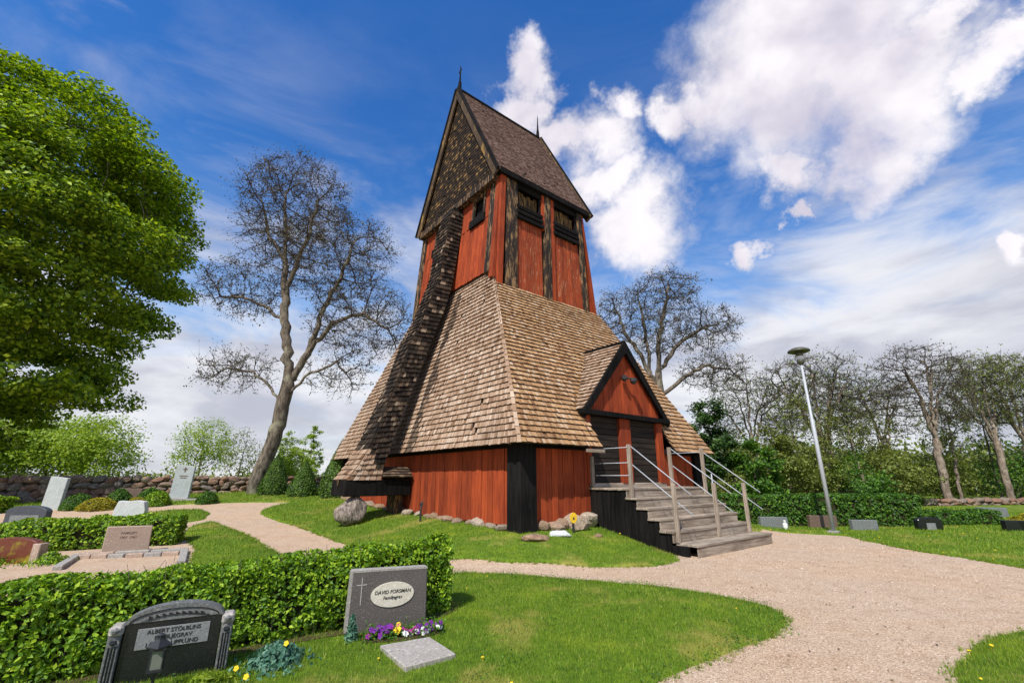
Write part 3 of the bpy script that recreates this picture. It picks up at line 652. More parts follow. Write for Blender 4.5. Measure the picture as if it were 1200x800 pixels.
for i in range(NR):
    h0, h1 = DH[i]-.02, DH[i+1]-.02
    vs = [(DO[i, 0]+.02, -h0, DO[i, 1]), (DO[i, 0]+.02, h0, DO[i, 1]), (DI[i, 0], h0, DI[i, 1]), (DI[i, 0], -h0, DI[i, 1]),
          (DO[i+1, 0]+.02, -h1, DO[i+1, 1]), (DO[i+1, 0]+.02, h1, DO[i+1, 1]), (DI[i+1, 0], h1, DI[i+1, 1]), (DI[i+1, 0], -h1, DI[i+1, 1])]
    core.add(vs, [(0, 4, 5, 1), (1, 5, 6, 2), (2, 6, 7, 3), (3, 7, 4, 0)] + ([(0, 1, 2, 3)] if i == 0 else []))
strut = core.build('strut', BLACK, tw)
sm = MB()
def strip(A, B, A2, B2, n, nrm, mi):
    A, B, A2, B2, nrm = map(Vector, (A, B, A2, B2, nrm)); nrm.normalize()
    cuts = [0]+sorted(min(max((k+rnd.uniform(-.25, .25))/n, .04), .96) for k in range(1, n))+[1]
    for k in range(n):
        p0, p1 = A.lerp(B, cuts[k]+.01), A.lerp(B, cuts[k+1]-.01); q0, q1 = A2.lerp(B2, cuts[k]+.01), A2.lerp(B2, cuts[k+1]-.01)
        up = (q0-p0); p0 = p0-up*rnd.uniform(0, .14); p1 = p1-up*rnd.uniform(0, .14); l = nrm*rnd.uniform(.035, .065)
        m_ = mi(((p0+p1)/2))
        sm.add([p0+l, p1+l, q1+nrm*.006, q0+nrm*.006, p0, p1], [(0, 1, 2, 3), (4, 5, 1, 0), (4, 0, 3), (5, 2, 1)], m_)
def pickm(q):     # untarred shingles at the foot
    lim = 1.86 + (-.15-q.x-5.0)*1.9 + rnd.uniform(-.12, .12)
    return 1 if q.z < max(1.80, min(lim, 2.9)) else 0
for i in range(NR-1):
    j = min(i+1, NR); h0, h1 = DH[i], DH[j]
    o0, o1, i0, i1 = DO[i], DO[j], DI[i], DI[j]
    tx, tz = o1[0]-o0[0], o1[1]-o0[1]
    strip((o0[0], h0, o0[1]), (o0[0], -h0, o0[1]), (o1[0], h1, o1[1]), (o1[0], -h1, o1[1]), 7, (-tz, 0, tx), pickm)
    strip((o0[0], -h0, o0[1]), (i0[0], -h0, i0[1]), (o1[0], -h1, o1[1]), (i1[0], -h1, i1[1]), 6 if i < 25 else 4, (0, -1, 0), pickm)
    strip((i0[0], h0, i0[1]), (o0[0], h0, o0[1]), (i1[0], h1, i1[1]), (o1[0], h1, o1[1]), 4, (0, 1, 0), pickm)
so = sm.build('strut_shingles', [SHT, SH], strut); so['kind'] = 'stuff'
for yy in (-.5, .5): one('foot_beam', BLACK, [(-6.04, -3.95, yy-.1, yy+.1, 1.08, 1.54)], bevel=.015)
one('foot_beam', BLACK, [(-6.03, -5.83, -.39, .39, 1.09, 1.53)], bevel=.01)
one('foot_shade_block', TARP, [(-4.3, -4.05, -.3, .3, .45, 1.08)])  # added dark block, stands in for the shading under the foot beam
one('foot_box', BLACK, [(-4.9, -3.95, -.57, -.48, 1.545, 1.70)])
shingle_face('foot_shingles', SHS, (-4.95, -.68, 1.62), (-3.95, -.68, 1.62), (-4.85, -.34, 1.93), (-3.95, -.34, 1.93), .12, .14, (0, -1, 1))
mb = MB(); mb.prism([(-6.02, -.10, 1.56), (-6.02, .14, 1.56), (-6.03, .02, 1.33)], (-.03, 0, 0)); mb.build('pointed_shingle', GOLD, tw)

# entrance dormer
DX, DZ, DF = .28, 5.62, -6.08
for sgn in (-1, 1):
    ex = DX+sgn*2.02; n_ = Vector((sgn*2.24, 0, 2.02)).normalized()
    # the slope is cut by the skirt: eave back y and ridge back y
    e0 = Vector((ex, DF+.03, 3.38)); r0 = Vector((DX, DF+.03, DZ)); e1 = Vector((ex, -5.42, 3.38)); r1 = Vector((DX, -4.02, DZ))
    if sgn < 0: shingle_face('dormer_shingles', SH, e1, e0, r1, r0, .172, .105, n_)
    else: shingle_face('dormer_shingles', SH, e0, e1, r0, r1, .172, .105, n_)
one('ridge_board', BLACK, [(DX-.06, DX+.06, DF, -3.95, DZ-.01, DZ+.07)])
for sgn in (-1, 1):
    a = Vector((DX+sgn*2.08, DF-.03, 3.30)); b = Vector((DX, DF-.03, DZ+.04)); dr = (b-a).normalized(); side = Vector((-dr.z*sgn, 0, dr.x*sgn)); side = side if side.z < 0 else -side
    mb = MB()
    mb.prism([a+Vector((0, 0, 0)), a+Vector((-sgn*.10, 0, -.14)), b+Vector((0, 0, -.36)), b+Vector((0, 0, .04))] if True else [], (0, .09, 0)); mb.build('bargeboard', BLACK, tw, bevel=.006)
# gable boards
nb = 15
for i in range(nb):
    x0 = -1.42+i*(3.4/nb)+.004; x1 = x0+3.4/nb-.008; xm0, xm1 = abs(x0-DX), abs(x1-DX)
    t0 = DZ-.12-xm0*1.13; t1 = DZ-.12-xm1*1.13
    if min(t0, t1) < 3.42: t0 = max(t0, 3.44); t1 = max(t1, 3.44)
    mb = MB(); yy = -5.95-.01*(i % 2); poly = [(x0, yy, 3.40), (x1, yy, 3.40), (x1, yy, t1)] + ([(DX, yy, DZ-.12)] if x0 < DX < x1 else []) + [(x0, yy, t0)]
    mb.prism(poly, (0, .03, 0)); mb.build('gable_board', RED, tw, bevel=.003)
one('lintel_beam', BLACK, [(-1.78, 2.30, -6.14, -5.9, 3.26, 3.40)])
for x0, x1 in ((-1.60, -1.41), (-.15, .34), (1.68, 1.98)): one('red_post', RED, [(x0, x1, -6.02, -5.86, 1.45, 3.26)])
one('threshold', GREYX, [(-1.5, 2.0, -6.0, -5.8, 1.36, 1.47)])
for x0, x1 in ((-1.40, -.16), (.35, 1.67)):
    dr_ = one('door', BLACK, [(x0, x1, -5.88, -5.86, 1.47, 3.26)])
    nn = 11
    for k in range(nn):
        z0 = 1.48+k*1.78/nn; q = MB(); q.box(x0+.01, x1-.01, -5.93-rnd.uniform(0, .015), -5.885, z0+.006, z0+1.78/nn-.006); q.build('plank', DOORW, dr_, bevel=.006)
mb = MB(); mb.box(-1.5, -1.42, -5.9, -5.2, 1.3, 3.5); mb.box(1.98, 2.05, -5.9, -5.2, 1.3, 3.5); mb.build('dormer_cheek', BLACK, tw)
lm = MB(); lm.tube([(.27, -6.0, 4.48), (.27, -6.14, 4.50), (.34, -6.2, 4.47)], [.03]*3, 6); lm.lathe([(0, .10), (.10, .06), (.11, -.02), (.06, -.10), (0, -.11)], 10, (.40, -6.22, 4.42))
lm.lathe([(0, .11), (.08, .07), (.085, -.03), (.03, -.10), (0, -.11)], 10, (.12, -6.1, 4.48)); lm.build('wall_lamp', IRON, tw)
one('eave_trim', GREYX, [(-2.15, -1.47, -6.52, -6.46, 2.22, 2.30)])
one('trim_post', GREYZ, [(-1.52, -1.42, -6.08, -6.0, 1.38, 2.15)])
# foundation stones
def rock_mesh(seed, sx=1, sy=1, sz=1, sub=2, rough=.22, m=ROCK):
    r_ = random.Random(seed); bm = bmesh.new(); bmesh.ops.create_icosphere(bm, subdivisions=sub, radius=1)
    o_ = Vector((r_.uniform(0, 50), r_.uniform(0, 50), 0))
    cuts = [(Vector((r_.gauss(0, 1), r_.gauss(0, 1), r_.gauss(0, 1))).normalized(), r_.uniform(.55, .85)) for _ in range(7)]
    for v in bm.verts:
        c = v.co.copy()
        for n_, d_ in cuts:
            k = c.dot(n_)
            if k > d_: c -= n_*(k-d_)*.9
        c *= 1+noise.noise(c*1.7+o_)*rough; v.co = Vector((c.x*sx, c.y*sy, c.z*sz))
    me = bpy.data.meshes.new('stone'); bm.to_mesh(me); bm.free(); me.materials.append(m); return me
FS = [rock_mesh(i, 1, .8, .7, 2, .2, ROCKP) for i in range(5)]
for i in range(24):     # row under the left wall
    t = -5.4+i*.47+rnd.uniform(-.08, .08); g0 = gz(*TW(-3.95, t)); s_ = rnd.uniform(.15, .25)
    o = link('foundation_stone', FS[i % 5], tw, (-3.93+rnd.uniform(-.08, .04), t, g0+s_*.28), (rnd.uniform(-.3, .3), rnd.uniform(-.3, .3), rnd.uniform(0, 6)), (s_, s_, s_*.8))
for x_, y_, s_, zz in ((-3.28, -6.02, .22, .12), (-2.95, -6.12, .26, .10), (-2.3, -6.08, .42, .15), (-1.78, -6.08, .36, .2), (-2.65, -5.95, .30, .12), (2.4, -6.0, .25, .05), (3.0, -6.0, .28, .05)):
    g0 = gz(*TW(x_, y_)); link('foundation_stone', FS[rnd.randrange(5)], tw, (x_, y_, g0+zz), (0, 0, rnd.uniform(0, 6)), (s_, s_*.8, s_*.85))

# ------------------------------------------------------------------ staircase
stc = empty('wooden_staircase', (*TW(.25, -7.3), 0), YAW, "weathered grey wooden steps with black boarded side and thin handrails below the tower doors", "staircase")
SO = Vector((.25, -7.3, 0))
def sbox(nm, m, x0, x1, y0, y1, z0, z1, bev=.008, parent=stc): 
    mb = MB(); mb.box(x0-SO.x, x1-SO.x, y0-SO.y, y1-SO.y, z0, z1); return mb.build(nm, m, parent, bevel=bev)
levels = [(1.36, -5.86, -7.18), (1.15, -7.10, -7.46), (.94, -7.40, -7.75), (.72, -7.70, -8.04), (.49, -7.98, -8.33), (.25, -8.27, -8.80)]
prev = None
for k, (z, ya, yb) in enumerate(levels):
    xl = -1.56 if k < 5 else -1.42; xr = 2.08 if k < 5 else 2.2
    n = 9 if k == 0 else (2 if k < 5 else 3); stp = (ya-yb)/n
    for i in range(n): sbox('tread', GREYX, xl+rnd.uniform(-.01, .01), xr+rnd.uniform(-.01, .01), ya-stp*(i+1)+.004, ya-stp*i-.004, z-.05+rnd.uniform(-.003, .003), z+rnd.uniform(-.002, .002), .006)
    zl = levels[k+1][0] if k < 5 else -.12
    sbox('riser', GREYX, xl+.03, xr-.03, yb+.02, yb+.055, zl+.001, z-.052, .004)
# black boarded left side and right side
for sx, x0 in ((-1, -1.51), (1, 2.03)):
    y = -5.95; 
    while y > -8.3:
        w2 = .135; top = next(z for z, ya, yb in levels if yb-.001 <= max(y-w2, yb) and y-w2 >= yb-.03) if y-w2 > -8.33 else .25
        sbox('side_board', BLACK, x0-.012, x0+.012+.006*(int(y*10) % 2), y-w2+.005, y-.004, -.15, top-.055, .003); y -= w2
sbox('stringer', BLACK, -1.49, -1.40, -8.6, -6.1, -.1, .2); sbox('dark_fill', BLACK, -1.35, 1.9, -7.0, -6.0, -.1, 1.25, 0)
def post(x, y, z0, z1): sbox('rail_post', GREYZ, x-.042, x+.042, y-.042, y+.042, z0, z1, .008)
for x in (-1.40, .38, 1.96): post(x, -7.2 if x < 1 else -7.26, 1.15, 2.40 if x < 1 else 2.44); post(x, -8.34, .25, 1.48)
def rail(pts, r=.013): 
    mb = MB(); mb.tube([Vector(q)-SO for q in pts], [r]*len(pts), 6); mb.build('handrail', STEEL, stc, smooth=True)
for x in (-1.33, .45, 2.03):
    rail([(x, -7.16, 2.40), (x, -8.72, 1.24)]); rail([(x, -7.16, 1.96), (x, -8.72, .82)])
for zz in (2.33, 1.96, 1.66): rail([(-1.45, -7.2, zz), (-1.45, -6.05, zz)], .011)
rail([(2.03, -7.2, 2.33), (2.03, -6.05, 2.33)], .011)

# ------------------------------------------------------------------ loose things by the tower
bo = link('boulder', rock_mesh(41, .46, .34, .46, 4, .14, LOGM), None, (*TW(-5.76, -.45), .70), (0, 0, YAW+.1))
tag(bo, "big grey grooved boulder under the foot of the black strut", "boulder")
for i, (px, s_, z_, lb) in enumerate((((.52, 10.33), (.36, .24, .12), .40, "flat pinkish stone on the lawn just below the black corner post"), ((1.12, 10.85), (.34, .2, .12), .47, "flat white stone leaning on the rocks under the red wall"), ((1.98, 11.15), (.14, .1, .08), .38, "small sandy stone beside the foot of the black stair side"))):
    o = link('loose_stone', rock_mesh(60+i, *s_, 3, .2, ROCKP if i != 1 else G_WHITE), None, (*px, gz(*px)+.02), (0, .12, rnd.uniform(.4, .9))); tag(o, lb, "stone")
mk = empty('utility_marker', (1.42, 11.15, gz(1.42, 11.15)), .3, "yellow oval marker plate on a short rusty stake by the right red wall", "marker")
mb = MB(); mb.box(-.025, .025, -.015, .015, -.1, .42); mb.build('stake', IRON, mk, bevel=.003)
mb = MB(); n = 18; mb.prism([(.09*math.cos(2*PI*k/n), -.035, .36+.12*math.sin(2*PI*k/n)) for k in range(n)], (0, .02, 0)); mb.build('plate', YEL, mk, bevel=.004)
mb = MB(); mb.prism([(.022*math.cos(2*PI*k/8), -.042, .35+.03*math.sin(2*PI*k/8)) for k in range(8)], (0, .004, 0)); mb.build('plate_hole', IRON, mk)
tp = empty('garden_tap', (-2.55, 13.35, gz(-2.55, 13.35)), .2, "thin rusty standpipe in the grass before the left red wall", "standpipe")
mb = MB(); mb.tube([(0, 0, -.1), (0, 0, .35), (.02, 0, .44)], [.03, .028, .02], 7); mb.build('pipe', IRON, tp)
mb = MB(); mb.box(-.04, .05, -.02, .02, .44, .52); mb.lathe([(.0, 0), (.03, .02), (0, .1)], 8, (.03, 0, .5)); mb.build('tap_handle', IRON, tp)

# street lamp
lp_ = empty('street_lamp', (9.62, 14.45, 0), 0, "tall pale steel lamp post with flat dish shade at the gravel bend", "street lamp")
mb = MB(); mb.tube([(0, 0, .05), (0, 0, 3.4), (0, 0, 3.42), (0, 0, 5.25)], [.062, .057, .042, .034], 14); mb.build('pole', STEEL, lp_, smooth=True)
mb = MB(); mb.lathe([(.0, .0), (.20, 0), (.20, .09), (.0, .10)], 4); mb.build('base', G_EDGE, lp_)
mb = MB(); mb.lathe([(.045, 5.2), (.11, 5.26), (.12, 5.33), (.11, 5.36), (.09, 5.36), (.09, 5.5), (.12, 5.52), (.115, 5.6), (.10, 5.62), (0, 5.62)], 16); mb.build('lamp_head', DARKM, lp_, smooth=True)
mb = MB(); mb.lathe([(.105, 5.37), (.105, 5.49)], 16); mb.build('lamp_glass', GLASS, lp_, smooth=True)
mb = MB(); mb.lathe([(.0, 5.68), (.12, 5.66), (.28, 5.62), (.33, 5.64), (.335, 5.66), (.31, 5.70), (.20, 5.76), (.0, 5.79)], 24); mb.build('lamp_shade', DARKM, lp_, smooth=True)
for a in range(3):
    mb = MB(); mb.tube([(.1*math.cos(a*2.1), .1*math.sin(a*2.1), 5.5), (.16*math.cos(a*2.1), .16*math.sin(a*2.1), 5.66)], [.012]*2, 5); mb.build('shade_bracket', DARKM, lp_)
o = MB(); o.tube([(0, 0, 0), (0, 0, 1.75)], [.022, .022], 8); o = o.build('flag_pole', STEEL, None, loc=(7.35, 17.2, 0), smooth=True); tag(o, "thin pale pole standing behind the hedge to the right of the steps", "pole")
bp = empty('bracket_post', (14.9, 11.8, 0), .4, "rust brown wooden head of a tall post at the right edge of the view", "post")
mb = MB(); mb.tube([(0, 0, 0), (0, 0, 4.5)], [.07, .055], 8); mb.build('pole', TARP, bp)
mb = MB(); mb.prism([(-.62, -.06, 4.45), (-.55, -.06, 4.45), (-.45, -.06, 4.85), (.2, -.06, 4.95), (.2, -.06, 5.08), (-.55, -.06, 5.06), (-.70, -.06, 4.92)], (0, .14, 0)); mb.build('bracket', wood('rusty_bracket', (.09, .03, .018), (.17, .06, .03)), bp, bevel=.015)

# ------------------------------------------------------------------ gravestones
def dir_yaw(a, b): return math.atan2(b[1]-a[1], b[0]-a[0])
def stone(label, a, b, h, th, m, face=None, shape='rect', lean=0., cat='gravestone', base=None, name='gravestone', group=None, tiltx=0., body='slab'):
    a = np.array(a); b = np.array(b); c = (a+b)/2; wdt = float(np.hypot(*(b-a))); g0 = gz(*c)
    e = empty(name, (c[0], c[1], g0), dir_yaw(a, b), label, cat, group); e.rotation_euler = (-lean, tiltx, dir_yaw(a, b))
    hw = wdt/2; mb = MB()
    if shape == 'rect': poly = [(-hw, 0, -.05), (hw, 0, -.05), (hw*.97, 0, h*.97), (-hw*.97, 0, h)]
    elif shape == 'arch': poly = [(-hw, 0, -.05), (hw, 0, -.05), (hw, 0, h*.72)] + [(hw*math.cos(t), 0, h*.72+h*.28*math.sin(t)) for t in np.linspace(.15, PI-.15, 11)] + [(-hw, 0, h*.72)]
    elif shape == 'rough': poly = [(-hw, 0, -.05), (hw, 0, -.05), (hw*1.02, 0, h*.5), (hw*.86, 0, h*.93), (hw*.3, 0, h), (-hw*.2, 0, h*.95), (-hw*.78, 0, h*.99), (-hw*.97, 0, h*.55)]
    mb.prism(poly, (0, th, 0)); s_ = mb.build(body, m, e, bevel=min(.012, th*.1))
    if base: q = MB(); q.box(-hw*base[0], hw*base[0], -base[1], th+base[1], -.05, base[2]); q.build('base', base[3], e, bevel=.01)
    return e
# near grey stone with the oval
e = stone("brown grey stone with cream oval plaque and incised cross before the near hedge", (-1.74, 5.34), (-.96, 5.70), .63, .13, G_DAVID)
mb = MB(); hw = .43
mb.slab((-hw*.985, .065, -.02), (-hw*.955, .065, .628), (.012, 0, 0), (0, .067, 0)); mb.slab((-hw*.955, .065, .63), (hw*.96, .065, .614), (0, 0, .010), (0, .067, 0)); mb.build('lit_edge', G_EDGE, e)  # paler left and top edges paint the sunlight falling on them
mb = MB(); n = 36; mb.prism([(.035+.235*math.cos(2*PI*k/n), -.010, .375+.125*math.sin(2*PI*k/n)) for k in range(n)], (0, .02, 0)); ov = mb.build('oval_plaque', G_OVAL, e, bevel=.002)
for s_, z_, sz in (("DAVID FORSMAN", .403, .050), ("Familjegrav", .347, .046)):
    link('inscription', text_mesh(s_, sz, .001, .18), ov, (.035, -.0125, z_), (PI/2, 0, 0)).data.materials.append(INK)
mb = MB(); mb.box(-.305, -.297, -.004, .001, .30, .565); mb.box(-.355, -.247, -.004, .001, .49, .498); mb.build('cross', INKW, e)
# near black stone with pillars
a_, b_ = (-3.21, 4.08), (-2.45, 4.48); c_ = ((a_[0]+b_[0])/2, (a_[1]+b_[1])/2)
e = empty('gravestone', (*c_, 0), dir_yaw(a_, b_), "polished black stone with arched top between carved pillars in front of the near hedge", "gravestone")
e.rotation_euler = (-.03, 0, dir_yaw(a_, b_))
hw = .43
mb = MB(); mb.prism([(-.335, .02, -.05), (.335, .02, -.05), (.335, .02, .46)]+[(.335*math.cos(t), .02, .455+.105*math.sin(t)) for t in np.linspace(.0, PI, 15)][1:-1]+[(-.335, .02, .46)], (0, .13, 0)); mb.build('slab', G_BLACK, e, bevel=.004)
mb = MB(); 
arc = [(.345*math.cos(t), .455+.125*math.sin(t)) for t in np.linspace(0.02, PI-.02, 17)]
arc2 = [(.315*math.cos(t), .46+.088*math.sin(t)) for t in np.linspace(0.02, PI-.02, 17)]
for i in range(16): mb.prism([(arc[i][0], 0, arc[i][1]), (arc[i+1][0], 0, arc[i+1][1]), (arc2[i+1][0], 0, arc2[i+1][1]), (arc2[i][0], 0, arc2[i][1])], (0, .15, 0))
mb.build('arch_moulding', G_BGREY, e)
mb = MB(); mb.prism([(x, .012, z) for x, z in [(-.30, .463)]+[(q[0]*.97, q[1]-.006) for q in arc2[::-1]]+[(.30, .463)]], (0, .02, 0)); tym = mb.build('tympanum', granite('grey_tympanum', (.10, .10, .10), (.20, .20, .19), (.26, .25, .23), 90, .6), e)
mb = MB(); 
for i, x in enumerate(np.linspace(-.18, .18, 9)):
    zc = .487+.020*math.cos(x*7); n = 8
    mb.prism([(x+.013*(1+.4*math.cos(3*t))*math.cos(t), .004, zc+.012*(1+.4*math.cos(3*t))*math.sin(t)) for t in np.linspace(0, 2*PI, 9)[:-1]], (0, .012, 0))
mb.tube([(x, .006, .482+.03*math.cos(x*6.5)-.012) for x in np.linspace(-.24, .24, 14)], [.003]*14, 4); mb.build('leaf_relief', G_BLACK, tym)
for sx in (-1, 1):
    p_ = MB(); x = sx*.385; p_.box(x-.042, x+.042, -.02, .13, -.05, .44); pl_ = p_.build('pillar', G_BGREY, e, bevel=.006)
    q = MB(); q.box(x-.048, x+.048, -.03, .135, .385, .465); q.build('capital', G_EDGE, pl_, bevel=.018)
    q = MB(); q.lathe([(0, .0), (.028, .012), (.030, .03), (0, .05)], 9, (x, -.025, .405)); q.build('carved_rose', G_BGREY, pl_)
    for k in range(3): q = MB(); q.box(x-.026+k*.020, x-.015+k*.020, -.026, -.01, .02, .32); q.build('flute', G_BLACK, pl_, bevel=.003)
    q = MB(); q.lathe([(.018, 0), (.024, .01), (.018, .03), (0, .03)], 9, (x, -.02, .335)); q.build('boss', G_BLACK, pl_)
mb = MB(); mb.box(-.245, .255, .012, .03, .265, .415); pn = mb.build('name_panel', G_PANEL, e, bevel=.002)
for s_, z_, sz in (("ALBERT STÖLBLINS", .387, .043), ("FAMILJEGRAV", .34, .043), ("LÖVSTA UPPLUND", .292, .043)):
    t_ = text_mesh(s_, sz, .001); link('inscription', t_, pn, (.005, .009, z_), (PI/2, 0, 0)).data.materials.append(INK)
# lantern in front
ln = empty('grave_lantern', (-2.73, 4.0, 0), .5, "small dark metal lantern on a stick before the polished black stone", "lantern")
mb = MB(); mb.tube([(0, 0, 0), (0, 0, .20)], [.012, .012], 6); mb.build('stick', IRON, ln)
mb = MB(); 
for sx in (-1, 1):
    for sy in (-1, 1): mb.box(sx*.042-.004, sx*.042+.004, sy*.042-.004, sy*.042+.004, .20, .345)
mb.box(-.05, .05, -.05, .05, .195, .21); mb.box(-.05, .05, -.05, .05, .335, .35); mb.build('frame', IRON, ln)
mb = MB(); mb.box(-.039, .039, -.039, .039, .211, .334); mb.build('glass', SMOKED, ln)
mb = MB(); mb.lathe([(.082, 0), (.084, .01), (.03, .055), (.025, .075), (.0, .08)], 4, (0, 0, .35)); mb.build('roof', IRON, ln, rot=(0, 0, 0))
mb = MB(); mb.lathe([(.022, 0), (.03, .012), (.0, .03)], 8, (0, 0, .42)); mb.build('knob', IRON, ln)
# flat plate on the lawn
pp = [(-1.26, 4.93), (-.83, 5.17), (-.51, 4.72), (-.90, 4.42)]
cx_, cy_ = np.mean(pp, 0); mb = MB(); mb.prism([(x-cx_, y-cy_, 0) for x, y in pp], (0, 0, .05)); o = mb.build('grave_plate', granite('lichen_plate', (.28, .25, .22), (.42, .38, .33), (.55, .50, .44), 45, .8), None, bevel=.006, loc=(cx_, cy_, .025))
tag(o, "pale flat stone plate sunk in the lawn below the oval plaque stone", "grave plate")
# mid-left row
e = stone("pink brown rectangular stone inside a stone kerb before the middle hedge", (-8.62, 10.25), (-7.98, 10.72), .56, .14, G_PINK, base=(1.12, .06, .06, G_PINK))
for s_, z_ in (("FAMILJEN", .42), ("1907  1961", .33)): link('inscription', text_mesh(s_, .065, .001), e, (0, -.002, z_), (PI/2, 0, 0)).data.materials.append(INKB)
kb = empty('grave_kerb', (-7.5, 10.0, .03), 0, "low worn stone kerb framing the gravel plot of the pink brown stone", "grave kerb")
for A_, B_ in (((-9.0, 10.15), (-8.2, 8.9)), ((-9.0, 10.2), (-7.2, 10.75)), ((-7.2, 10.75), (-6.35, 9.45)), ((-7.95, 10.1), (-7.05, 10.4)), ((-8.9, 10.0), (-8.0, 10.15))):
    A_ = Vector((A_[0]+7.5, A_[1]-10, gz(*A_)-.05)); B_ = Vector((B_[0]+7.5, B_[1]-10, gz(*B_)-.05)); dr = (B_-A_).normalized(); mb = MB(); n = 3
    for k in range(n):
        mb = MB(); mb.slab(A_.lerp(B_, k/n+.008), A_.lerp(B_, (k+1)/n-.008), Vector((-dr.y, dr.x, 0))*.07, (0, 0, .09+rnd.uniform(0, .01))); mb.build('kerb_stone', G_EDGE if rnd.random() < .6 else G_PINK, kb, bevel=.012)
e = stone("dark red polished stone with yellow lichen and arched top at the left edge", (-10.35, 9.45), (-9.25, 9.50), .47, .16, G_RED, shape='arch')
q = MB(); q.box(.47, .62, -.02, .17, -.05, .36); q.build('pillar', G_PINK, e, bevel=.012)
stone("low black arched stone beyond the middle hedge at far left", (-14.85, 14.0), (-13.65, 14.0), .60, .2, granite('dark_blue_stone', (.03, .035, .045), (.07, .08, .09), (.11, .12, .13), 60, .5), shape='arch')
q = MB(); q.box(-.42, .42, -.012, .0, .12, .34); q.build('name_panel', G_MID, bpy.data.objects[[o.name for o in bpy.data.objects if o.get('label', '').startswith('low black arched')][0]])
stone("rough white low boulder stone standing behind the middle hedge", (-12.55, 15.0), (-11.75, 15.25), .62, .3, G_WHITE, shape='rough')
stone("small brown slab behind the rough white stone by the fieldstone wall", (-16.2, 19.4), (-15.3, 19.5), .62, .15, G_BRN)
e = stone("tall pale slab with small cross on a low plinth before the fieldstone wall", (-14.75, 20.3), (-14.05, 20.5), 1.5, .16, G_GREY, base=(2.2, .35, .12, G_EDGE), tiltx=.05)
q = MB(); q.box(-.02, .02, -.012, .002, 1.2, 1.4); q.box(-.08, .08, -.012, .002, 1.3, 1.34); q.build('cross', INKB, e)
q = MB(); q.box(-.16, .16, -.008, .001, 1.02, 1.05); q.box(-.12, .12, -.008, .001, .94, .97); q.build('inscription', INKB, e)
stone("tall plain pale slab leaning slightly near the left end of the fieldstone wall", (-17.85, 18.0), (-17.15, 18.0), 1.2, .14, G_GREY, tiltx=.06)
stone("grey low stone between the two small cone shaped evergreens", (-11.1, 23.2), (-10.4, 23.2), .5, .2, G_GREY)
stone("orange brown stone right of the cone shaped evergreens", (-9.0, 22.6), (-8.4, 22.6), .55, .2, granite('orange_brown_stone', (.20, .09, .04), (.32, .16, .07), (.38, .22, .12), 60, .7))
# right row
stone("low grey green stone with small white lamp nearest the steps", (8.05, 15.55), (8.98, 15.6), .38, .16, G_MID)
q = MB(); q.lathe([(.05, 0), (.07, .06), (.07, .16), (.03, .2), (.05, .26), (0, .28)], 10); o = q.build('grave_candle', mat('white_candle', lambda t, co, g, b: (.75, .75, .72, 1), .5), None, loc=(8.75, 15.42, .03)); tag(o, "small white grave candle before the stone nearest the steps", "candle")
stone("low reddish brown stone just left of the lamp post foot", (9.8, 15.8), (10.72, 15.8), .42, .16, G_BRN)
stone("low rough grey stone just right of the lamp post", (10.68, 15.1), (11.5, 15.1), .34, .16, G_MID)
e = stone("low black stone with rounded top and pale panel before the lower right hedge", (12.85, 15.2), (13.62, 15.2), .42, .18, G_BLACK, shape='arch')
q = MB(); q.box(-.14, .14, -.012, 0, .04, .24); q.build('name_panel', G_PANEL, e)
stone("dark low stone cut by the right edge of the view", (15.3, 14.9), (16.1, 14.9), .34, .18, G_BLACK)
stone("flat topped dark stone behind the right end of the low hedge", (19.6, 19.9), (20.7, 19.9), .42, .3, G_MID)

# ------------------------------------------------------------------ stone wall
def stone_wall(label, A, B, top, th, n_name, seed, mm, sx=.42, rows=5, cap=300):
    A = np.array(A); B = np.array(B); L = float(np.hypot(*(B-A))); yaw = dir_yaw(A, B)
    e = empty('stone_wall', (A[0], A[1], 0), yaw, label, "stone wall"); r_ = random.Random(seed)
    dr = (B-A)/L; core = MB(); n = 12
    for k in range(n):
        x0, x1 = L*k/n, L*(k+1)/n; g0 = min(gz(*(A+dr*x0)), gz(*(A+dr*x1))); core.box(x0, x1, .12, th, g0-.3, top-.12)
    core.build('wall_core', mat('dark_wall_gaps', lambda t, co, g, b: t.mix(t.noise(co, 6, 3), (.03, .026, .02), (.07, .06, .045)), .95), e)
    protos = [rock_mesh(seed*10+i, .5, .5, .5, 2, .18, mm) for i in range(8)]
    x = 0; cnt = 0
    z_rows = rows
    for r in range(z_rows):
        x = r_.uniform(-.2, .1)
        while x < L:
            w_ = sx*r_.uniform(.6, 1.5); g0 = gz(*(A+dr*min(max(x, 0), L))); hh = (top-g0)/z_rows
            if cnt < cap:
                o = link('stone', protos[r_.randrange(8)], e, (x+w_/2, .14+r_.uniform(-.04, .04), g0+hh*(r+.5)+r_.uniform(-.05, .05)), (r_.uniform(-.2, .2), r_.uniform(-.25, .25), r_.choice((0, PI))+r_.uniform(-.2, .2)), (w_*1.32, .55, hh*1.5*r_.uniform(.85, 1.25))); cnt += 1
            x += w_
    return e
stone_wall("long grey and red fieldstone wall along the left side of the churchyard", (-31, 17.6), (-21, 21.8), 1.66, .5, 'w', 3, ROCK, rows=4, cap=110)
stone_wall("fieldstone wall stretch behind the tall pale slabs and clipped shrubs", (-20.99, 21.8), (-11.0, 27.0), 1.66, .5, 'w', 4, ROCK, rows=4, cap=180)
stone_wall("low mossy fieldstone wall below the trees far right", (24.5, 28.0), (44, 31.0), .42, .5, 'w', 5, ROCK, sx=.55, rows=2, cap=100)

